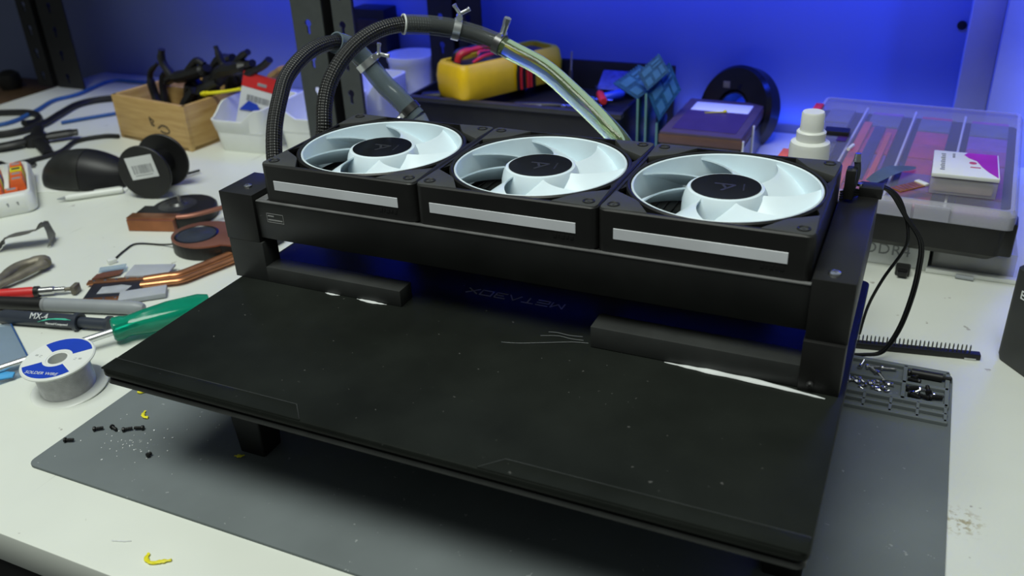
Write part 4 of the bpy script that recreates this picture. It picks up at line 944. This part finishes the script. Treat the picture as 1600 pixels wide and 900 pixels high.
# ------------------------------------------------------------------ tool tray with multimeter
tt = thing('tool_tray', 'long black tool tray behind the fans holding a yellow multimeter', 'tray', (-60, 600, 0))
TX0, TX1, TY0, TY1 = -206, 82, 520, 638
obj('front_wall', bx(BM(), TX0, TX1, TY0, TY0 + 5, 0, 57, 1), black_m, tt, world=True)
obj('front_lip', bx(BM(), TX0 - 3, TX1 + 3, TY0 - 4, TY0 + 7, 53, 59, 1.2), mat('tray_lip', (0.035, 0.035, 0.033), .4, var=.1), tt, world=True)
obj('back_wall', bx(BM(), -90, TX1 + 24, TY1 + 30, TY1 + 36, 0, 80, 1), black_m, tt, world=True)
obj('side_wall', bx(BM(), TX0, TX0 + 5, TY0 + 5, TY1, 0, 57, 1), black_m, tt, world=True)
obj('side_wall', bx(BM(), TX1 - 5, TX1, TY0 + 5, TY1 + 30, 0, 57, 1), black_m, tt, world=True)
obj('back_wall', bx(BM(), TX0, -90, TY1 - 6, TY1, 0, 50, 1), black_m, tt, world=True)
obj('shelf_floor', prism(BM(), [(TX0 + 5, TY0 + 5), (TX1 - 5, TY0 + 5), (TX1 - 5, TY1 + 30), (-90, TY1 + 30), (-90, TY1 - 6), (TX0 + 5, TY1 - 6)], 40, 43), black_m, tt, world=True)
mm = thing('multimeter', 'yellow multimeter wrapped with red and black leads on the tray', 'multimeter', (-112, 592, 52), 62)
# local x: length away from the viewer, y: width
obj('holster', loft(BM(), [RR(-70, 90, -30, 30, 10, 4), RR(-72, 92, -32, 32, 12, 10), RR(-73, 93, -33, 33, 12, 30), RR(-71, 91, -31, 31, 12, 44), RR(-68, 88, -28, 28, 10, 48), RR(-62, 82, -23, 23, 8, 48), RR(-62, 82, -23, 23, 8, 40)]), yellow_m, mm, smooth=50)
obj('faceplate', bx(BM(), -60, 80, -22, 22, 38, 43, 1), slate_m, mm)
for k, (x, m_) in enumerate(((12, black_m), (17, red_m), (22, black_m), (28, red_m), (33, red_m), (38, black_m))):
    b = BM(); tube(b, [(x, -34.5, 6), (x - 1, -35.5, 26), (x + 2, -32, 47), (x + 4, 0, 51), (x, 32, 47), (x + 1, 35.5, 26), (x, 34.5, 6)], 2.1, n=8, sub=5); obj('test_lead', b, m_, mm)
for k in range(3):
    b = BM(); tube(b, [(-45 + 6 * k, -18, 48 + k), (-30, -20 + 4 * k, 54 + 2 * k), (-5, -12, 53 + k), (8, 4 * k, 54 + k), (-8, 16, 56), (-34, 12, 54 + k)], 2.2, n=8, sub=6); obj('test_lead', b, (red_m, black_m, red_m)[k], mm)
for k, m_ in enumerate((black_m, red_m)):
    b = BM(); tube(b, [(-52, 14 - 8 * k, 46), (-46, 12 - 8 * k, 56), (-20, 8 - 10 * k, 60)], [4.5, 5, 3.5], n=10, sub=4); obj('probe_handle', b, m_, mm)
def rod(name, label, cat, p0, p1, r, m, tip=None, group='small tools on the tray'):
    p0 = Vector(p0); p1 = Vector(p1); t = thing(name, label, cat, p0, 0, group); d = p1 - p0
    obj('handle', lathe(BM(), [(0, 0), (r * .8, .5), (r, 3), (r, d.length * .45), (r * .7, d.length * .55), (0, d.length * .55)], 14, (0, 0, 0), d), m, t)
    obj('shank', cyl(BM(), d * .5, d, r * .4, n=10), tip or dsteel_m, t)
rod('mini_driver', 'black and red tool on the tray, left of the multimeter', 'tool', (-196, 545, 49), (-140, 565, 52), 8, black_m, red_m)
rod('mini_driver', 'red-tipped tool near the tray right end', 'tool', (40, 585, 52), (10, 640, 55), 5, red_m, steel_m)
rod('mini_driver', 'blue-handled tool near the tray right end', 'tool', (-5, 600, 49), (50, 590, 53), 3.5, bluecable_m, steel_m)
rod('mini_driver', 'long black tool lying in the tray in front of the multimeter', 'tool', (-66, 548, 49), (40, 575, 49), 5, black_m, steel_m)
rod('mini_driver', 'small silver tool lying along the tray front', 'tool', (-82, 540, 48), (-30, 552, 50), 4, brush_m, brush_m)
rod('mini_driver', 'black tool with dark shank at the tray right front', 'tool', (60, 540, 49), (0, 560, 50), 5, slate_m)
rod('mini_driver', 'upright metal probe tip behind the multimeter', 'tool', (-28, 645, 43), (-26, 648, 96), 3.2, dsteel_m, brush_m)
rod('mini_driver', 'blue plastic tool deep in the tray', 'tool', (30, 610, 49), (70, 640, 56), 6, blue_m, slate_m)
b = prism(BM(), rrect(-34, 34, -16, 16, 2), 0, 1.2, bev=.2); solo('blue_card', b, mat('dusk_blue', (0.05, 0.06, 0.20), .4, var=.3, vscale=150), 'dark blue printed card against the tray back', 'card', (48, 646, 62), 0, rot=(math.radians(35), 0, 0))
b = prism(BM(), rrect(-8, 8, -5, 5, 2), 0, 3, bev=.5); solo('blue_clip', b, blue_m, 'small bright blue clip at the tray front near the green tube', 'clip', (44, 531, 56), 20)

bb = thing('black_power_box', 'black box standing behind the grey rack post', 'box', (-336, 666, 0))
obj('body', bx(BM(), -364, -308, 648, 684, 0, 138, 2), black_m, bb, world=True)
obj('panel', bx(BM(), -352, -318, 646.5, 648.5, 90, 124, .6), mat('dim_brown', (0.03, 0.018, 0.014), .5, var=.2), bb, world=True)

# ------------------------------------------------------------------ circuit boards, brown box, roll
def board(label, x, y, h0, w0, A, D, B):
    t = thing('circuit_board', label, 'circuit board', (x, y, 0), 0, 'upright circuit boards')
    obj('lower_panel', bx(BM(), x - 1, x + 1, y, y + w0, 0, h0, .2), pcb_m, t, world=True)
    obj('edge_strip', bx(BM(), x - 1.3, x + 1.3, y - 1.2, y, 0, h0, .2), mat('pcb_edge', (0.10, 0.22, 0.22), .4, var=.1), t, world=True)
    A, D, B = Vector(A), Vector(D), Vector(B); ex = (B - A); ey = (D - A); n = ex.cross(ey).normalized()
    if n.dot(CAM - A) < 0: n = -n
    def panel(bm, u0, u1, v0, v1, t0, t1):
        lo = [A + ex * u + ey * v for u, v in ((u0, v0), (u1, v0), (u1, v1), (u0, v1))]
        loft(bm, [[p + n * t0 for p in lo], [p + n * t1 for p in lo]])
        return bm
    up_ = obj('upper_panel', panel(BM(), 0, 1, 0, 1, -.8, .8), pcbb_m, t, world=True, smooth=0)
    def sub(name, bm, m_):
        o_ = obj(name, bm, m_, up_, smooth=0)
        for v in o_.data.vertices: v.co -= t.location
    b = BM(); k = int(ex.length / 3.4)
    for i in range(k): panel(b, (i + .2) / k, (i + .75) / k, -.055, 0.0, -.7, .7)
    sub('edge_pins', b, pcbb_m)
    for u0, u1, v0, v1 in ((.1, .34, .56, .9), (.12, .5, .12, .4), (.56, .9, .1, .2), (.56, .9, .28, .36), (.45, .68, .5, .88), (.74, .9, .46, .86)): sub('chip', panel(BM(), u0, u1, v0, v1, .8, 1.3), trace_m)
board('teal circuit board nearest the tool tray, its blue half folded left', 96, 545, 71, 40, (63, 555, 83), (95, 545, 70), (87, 580, 101))
board('teal circuit board in the middle, its blue half folded up highest', 108, 538, 80, 40, (94, 548, 100), (109, 538, 83), (114, 566, 119))
board('teal circuit board nearest the brown box, its blue half leaning right', 123, 533, 48, 40, (108, 543, 78), (125, 533, 50), (124, 576, 107))

br = thing('brown_box', 'brown box with a purplish lid and white label beside circuit boards', 'box', (182, 568, 0))
obj('carton', bx(BM(), 137, 226, 500, 636, 0.2, 36, 1), mat('grey_card', (0.20, 0.20, 0.20), .4, var=.1), br, world=True)
obj('lid', bx(BM(), 135, 228, 498, 638, 37, 47, 1), brown_m, br, world=True)
obj('lid_top', bx(BM(), 136, 227, 499, 637, 46.8, 50, .8), brownlid_m, br, world=True)
obj('lid_inset', prism(BM(), rrect(146, 218, 512, 598, 2), 49.9, 50.5), mat('plum_print', (0.06, 0.035, 0.10), .4, var=.1), br, world=True)
obj('label', bx(BM(), 148, 216, 588, 622, 49.9, 50.6, .1), paper_m, br, world=True)
for y_ in (502, 560, 634): obj('clear_rib', bx(BM(), 227.5, 229.5, y_ - 2, y_ + 2, 2, 46, .3), whitep_m, br, world=True)
obj('dark_side', bx(BM(), 226, 228, 504, 632, 4, 36), blackg_m, br, world=True)
b = BM(); lathe(b, [(0, 0), (2, .6), (2.4, 2), (1.4, 3.4), (0, 3.6)], 12); tube(b, [(0, 0, 1), (-12, -4, .8), (-22, -9, .8)], [.9, .7, .5], n=6, sub=3)
solo('yellow_bead', b, lemon_m, 'tiny yellow bead with a wire tail on the brown box lid', 'bead', (190, 585, 50.7), 0)

rl = thing('black_roll', 'big black ring-shaped roll leaning on the wall behind the brown box', 'roll', (190, 662, 0))
ra = Vector((-.42, -.80, .30)).normalized(); rc = Vector((192, 655, 34))
obj('ring', lathe(BM(), [(21, -14), (50, -14), (54, -9), (54, 9), (50, 14), (24, 14), (21, 10)], 64, rc, ra, close=True), blackg_m, rl, world=True)
obj('inner_core', lathe(BM(), [(19.5, -13), (21.2, -13), (21.2, 12), (19.5, 12)], 40, rc, ra, close=True), black_m, rl, world=True)
b = BM(); rq = rc + ra * 14.2 + Vector((-8, 0, 30)); bx(b, -4, 4, -.3, .6, -4, 4, .2, M=Matrix.Translation(rq)); obj('sticker', b, beige_m, rl, world=True)

# ------------------------------------------------------------------ spray bottle
sb = thing('white_bottle', 'white plastic bottle with a narrow cap behind the right fan', 'bottle', (321, 285, 0))
obj('body', lathe(BM(), [(0, 0), (15, 0), (16, 2), (16, 121), (15.2, 124.5), (12, 126), (0, 126)], 40), whitep_m, sb)
obj('collar', lathe(BM(), [(0, 125), (11.4, 125.6), (11.6, 133), (10.6, 134), (0, 134)], 36), whitep_m, sb)
obj('cap', lathe(BM(), [(0, 133), (9.3, 134), (9.0, 148), (8.2, 149.4), (0, 149.6)], 36), whitep_m, sb)

# ------------------------------------------------------------------ organiser case, boxes under it and things on it
wbx = thing('memory_box', 'white cardboard box with DDR4 written on it, under the case', 'box', (355, 460, 0))
obj('carton', bx(BM(), 290, 423, 339, 600, 0.2, 24, .6), paper_m, wbx, world=True)
obj('side_tape', bx(BM(), 421, 425, 337.5, 345, 0.2, 25, .3), whitep_m, wbx, world=True)
b = BM(); text_bm(b, 'DDR4', 14.5, Matrix.Translation((391, 338.9, 14.5)) @ Matrix.Rotation(math.pi / 2, 4, 'X'), .15, sx=0.95, spacing=1.1); obj('handwriting', b, inkg_m, wbx, world=True, smooth=0)
cb = thing('clear_case', 'flat clear plastic box under the organiser, right of the DDR4 box', 'box', (460, 460, 0))
obj('shell', bx(BM(), 428, 492, 341, 596, 0.2, 24, 1), clearbox_m, cb, world=True)
obj('tray_inside', bx(BM(), 432, 488, 346, 590, 1, 18, 1), mat('pale_grey', (0.45, 0.46, 0.46), .4, var=.1), cb, world=True)
obj('bottom_rail', bx(BM(), 424, 500, 334, 341, 0.2, 4, .5), whitep_m, cb, world=True)
b = cyl(BM(), (0, 0, 2), (14, -1, 2), 1.9, n=10); solo('pen_refill', b, grey_m, 'short grey refill in front of the clear box', 'refill', (448, 331, 0))
ub = thing('usb_adapter', 'small black adapter on the bench in front of the DDR4 box', 'adapter', (407, 330, 0))
obj('body', bx(BM(), 400, 412, 319, 329, 0.2, 9, 1.5), black_m, ub, world=True); obj('plug', bx(BM(), 402, 410, 314, 319.5, 2, 7, .6), blackg_m, ub, world=True)

oc = thing('organiser_case', 'translucent lidded organiser case with red and purple compartments', 'organiser case', (388, 465, 25))
OX0, OX1, OY0, OY1 = 288, 490, 320, 612
obj('base', loft(BM(), [RR(OX0 + 12, OX1 - 12, OY0 + 8, OY1 - 10, 6, 24.5), RR(OX0 + 4, OX1 - 6, OY0 + 3, OY1 - 6, 6, 30), RR(OX0 + 2, OX1 - 4, OY0 + 2, OY1 - 5, 6, 56)]), black_m, oc, world=True)
obj('end_latch', bx(BM(), OX1 - 14, OX1 + 2, OY0 + 4, OY0 + 26, 30, 60, 2), black_m, oc, world=True)
# compartments: coloured inserts under the clear lid, columns run towards the wall
cols = [(OX0 + 8, 331, greyfoam_m), (341, 381, crimson_m), (391, 430, crimson_m), (440, 484, magenta_m)]
for i, (x0, x1, m_) in enumerate(cols):
    y = OY0 + 8; k = 0
    while y < OY1 - 16:
        dy_ = 44
        mm_ = greyfoam_m if k == 5 else (m_ if (k + i) % 4 != 3 else (violet_m if i else greyfoam_m))
        obj('compartment_insert', bx(BM(), x0 + 3, x1 - 6, y + 1, min(y + dy_ - 1, OY1 - 10), 52, 60 + (k % 2) * .8, .6), mm_, oc, world=True); y += dy_; k += 1
    if i: obj('divider', bx(BM(), x0 - 5, x0 - 3, OY0 + 6, OY1 - 8, 50, 64, .3), whitep_m, oc, world=True)
obj('dark_insert', bx(BM(), 350, 361, OY0 + 60, OY1 - 70, 60, 63, .5, M=Matrix.Translation((3, 0, 0))), mat('navy', (0.015, 0.015, 0.09), .4, var=.2), oc, world=True)
obj('orange_strip', bx(BM(), 341, 349, OY0 + 30, OY1 - 60, 60, 63.5, .5), mat('coral', (0.75, 0.12, 0.07), .5, var=.1), oc, world=True)
obj('orange_strip', bx(BM(), 367, 372, OY0 + 20, OY1 - 90, 60, 63.5, .5), mat('coral', (0.75, 0.12, 0.07), .5), oc, world=True)
ld = obj('lid', loft(BM(), [RR(OX0, OX1, OY0, OY1, 8, 55), RR(OX0, OX1, OY0, OY1, 8, 66), RR(OX0 + 3, OX1 - 3, OY0 + 3, OY1 - 3, 6, 70.5), RR(OX0 + 6, OX1 - 6, OY0 + 6, OY1 - 6, 5, 70.5), RR(OX0 + 6, OX1 - 6, OY0 + 6, OY1 - 6, 5, 69.2),
         RR(OX0 + 2, OX1 - 2, OY0 + 2, OY1 - 2, 7, 65), RR(OX0 + 2, OX1 - 2, OY0 + 2, OY1 - 2, 7, 55)], cap0=False, cap1=False), case_lid_m, oc, world=True)
obj('lid_panel', prism(BM(), rrect(OX0 + 5, OX1 - 5, OY0 + 5, OY1 - 5, 5), 69.2, 70.4), clear_mat('case_panel_clear', (0.94, 0.94, 0.96), 0.14, 0.15, (0.55, 0.55, 0.66)), oc, world=True)
for x in (385, 414): obj('latch_tab', bx(BM(), x, x + 27, OY0 - 2.5, OY0 - .5, 56, 69, .4), case_lid_m, oc, world=True)
obj('dark_mark', bx(BM(), 327, 336, 455, 475, 70.5, 71.4, .2), mat('plum_dark', (0.05, 0.02, 0.09), .4, var=.1), oc, world=True)
obj('red_latch', bx(BM(), OX0 - 3, OX0 + 6, OY1 - 60, OY1 - 36, 58, 72, 1), red_m, oc, world=True)
obj('orange_latch', bx(BM(), OX0 - 3, OX0 + 6, OY0 + 60, OY0 + 92, 58, 72, 1), orange_m, oc, world=True)
oc.rotation_euler = (0, 0, math.radians(-3))
b = BM(); bx(b, -12, 12, -8, 8, 0, 5, 1); solo('black_case_bit', b, black_m, 'small black piece on the organiser lid behind the white bottle', 'part', (325, 480, 70.6), 0)

sb2 = thing('sample_box', 'small clear box with a white and purple card on the organiser', 'box', (440, 370, 70.6), 0)
obj('shell', bx(BM(), -25, 26, -29, 30, 0, 15, 1), clearbox_m, sb2)
obj('contents', bx(BM(), -22, 23, -25, 26, 1, 9, 1), mat('pale_pink', (0.5, 0.40, 0.38), .6, var=.2, vscale=100), sb2)
cd = obj('card', bx(BM(), -25, 26, -30, 31, 15.2, 18.5, .4), whitep_m, sb2)
obj('purple_corner', prism(BM(), [(2, 30), (25, 30), (25, -28), (18, -16), (13, -4), (9, 10), (3, 16), (-1, 24)], 18.4, 18.7), purple_m, cd)
b = BM(); 
for k in range(9): bx(b, -19 + (k % 2) * .6, -15.5, -20 + k * 5, -17 + k * 5, 18.4, 18.75)
for k in range(3): bx(b, -10, -8, 14 + k * 4, 17 + k * 4, 18.4, 18.75)
obj('print', b, inkg_m, cd, smooth=0)
b = BM(); lathe(b, [(0, 18.75), (3, 18.75), (3, 18.4)], 16, (6, 4, 0)); bx(b, 4, 12, -8, -6, 18.4, 18.8); obj('print_dots', b, crimson_m, cd)
b = BM(); bx(b, -16, 12, -6, 6, 0, 1.2, .2); o = thing('ribbon_cable', 'short amber ribbon connector on the organiser beside the sample box', 'ribbon cable', (400, 350, 70.6), 48)
obj('film', b, amber_m, o)
obj('white_end', bx(BM(), 11, 16, -6, 6, 0, 2.4, .3), whitep_m, o)
b = BM()
for k in range(6): bx(b, -15 + k * 4.3, -13.2 + k * 4.3, -5, 5, 1.1, 1.5)
obj('contacts', b, copper_m, o, smooth=0)
t_ = bmesh.new(); g = []
for i in range(13):
    u = i / 12; wv = 7 * math.sin(math.pi * min(1, .15 + u * .85)) ** .6 + .4; z = 2 + 5 * math.sin(math.pi * u) * (1 if u < .6 else .8)
    g.append([t_.verts.new((60 * u, -wv, z)), t_.verts.new((60 * u, wv, z + 1.0))])
for a, c in zip(g[:-1], g[1:]): t_.faces.new((a[0], c[0], c[1], a[1]))
bmesh.ops.solidify(t_, geom=list(t_.faces), thickness=.6); b = BM(); merge(b, t_)
solo('spudger_strip', b, mat('steel_blue', (0.20, 0.28, 0.36), .4, .2, var=.1), 'curved blue-grey strip lying on the organiser beside the ribbon', 'strip', (368, 346, 70.6), 55)
b = cyl(BM(), (0, 0, 1.8), (3, 14, 1.8), 1.7, n=10); solo('white_pin', b, whitep_m, 'short white pin on the organiser near the bottle', 'pin', (341, 430, 70.6))

# ------------------------------------------------------------------ pin header strip, black box at the right
ph = thing('pin_header', 'black pin header strip lying behind the mat', 'pin header', (420, 192, 0), 9)
obj('strip', bx(BM(), -46, 47, -3, 3, 0.2, 4.6, .4), black_m, ph)
pin = obj('pin', loft(BM(), [RR(-.5, .5, -.5, .5, .15, 4.4), RR(-.5, .5, -.5, .5, .15, 9.5), RR(-.2, .2, -.2, .2, .05, 11)]), dsteel_m, ph, smooth=0)
pin.location.x = -43 * S
for k in range(1, 30):
    c = pin.copy(); col.objects.link(c); c.parent = ph; c.location.x = (-43 + k * 2.85) * S
obj('end_tab', bx(BM(), 36, 44, -3.8, -2.8, .3, 2, .2), steel_m, ph)
kb = thing('black_device', 'black box with white lettering at the right edge of the bench', 'device', (520, 215, 0), -52)
obj('body', loft(BM(), [RR(-19, 60, -39, 41, 5, 0.2), RR(-20, 61, -40, 42, 5, 5), RR(-20, 61, -40, 42, 5, 74), RR(-18, 59, -38, 40, 4, 76)]), print2_m, kb)
b = BM(); text_bm(b, 'E', 9, Matrix.Translation((-8, -40.2, 57)) @ Matrix.Rotation(math.pi / 2, 4, 'X'), .3); obj('lettering', b, paper_m, kb, smooth=0)
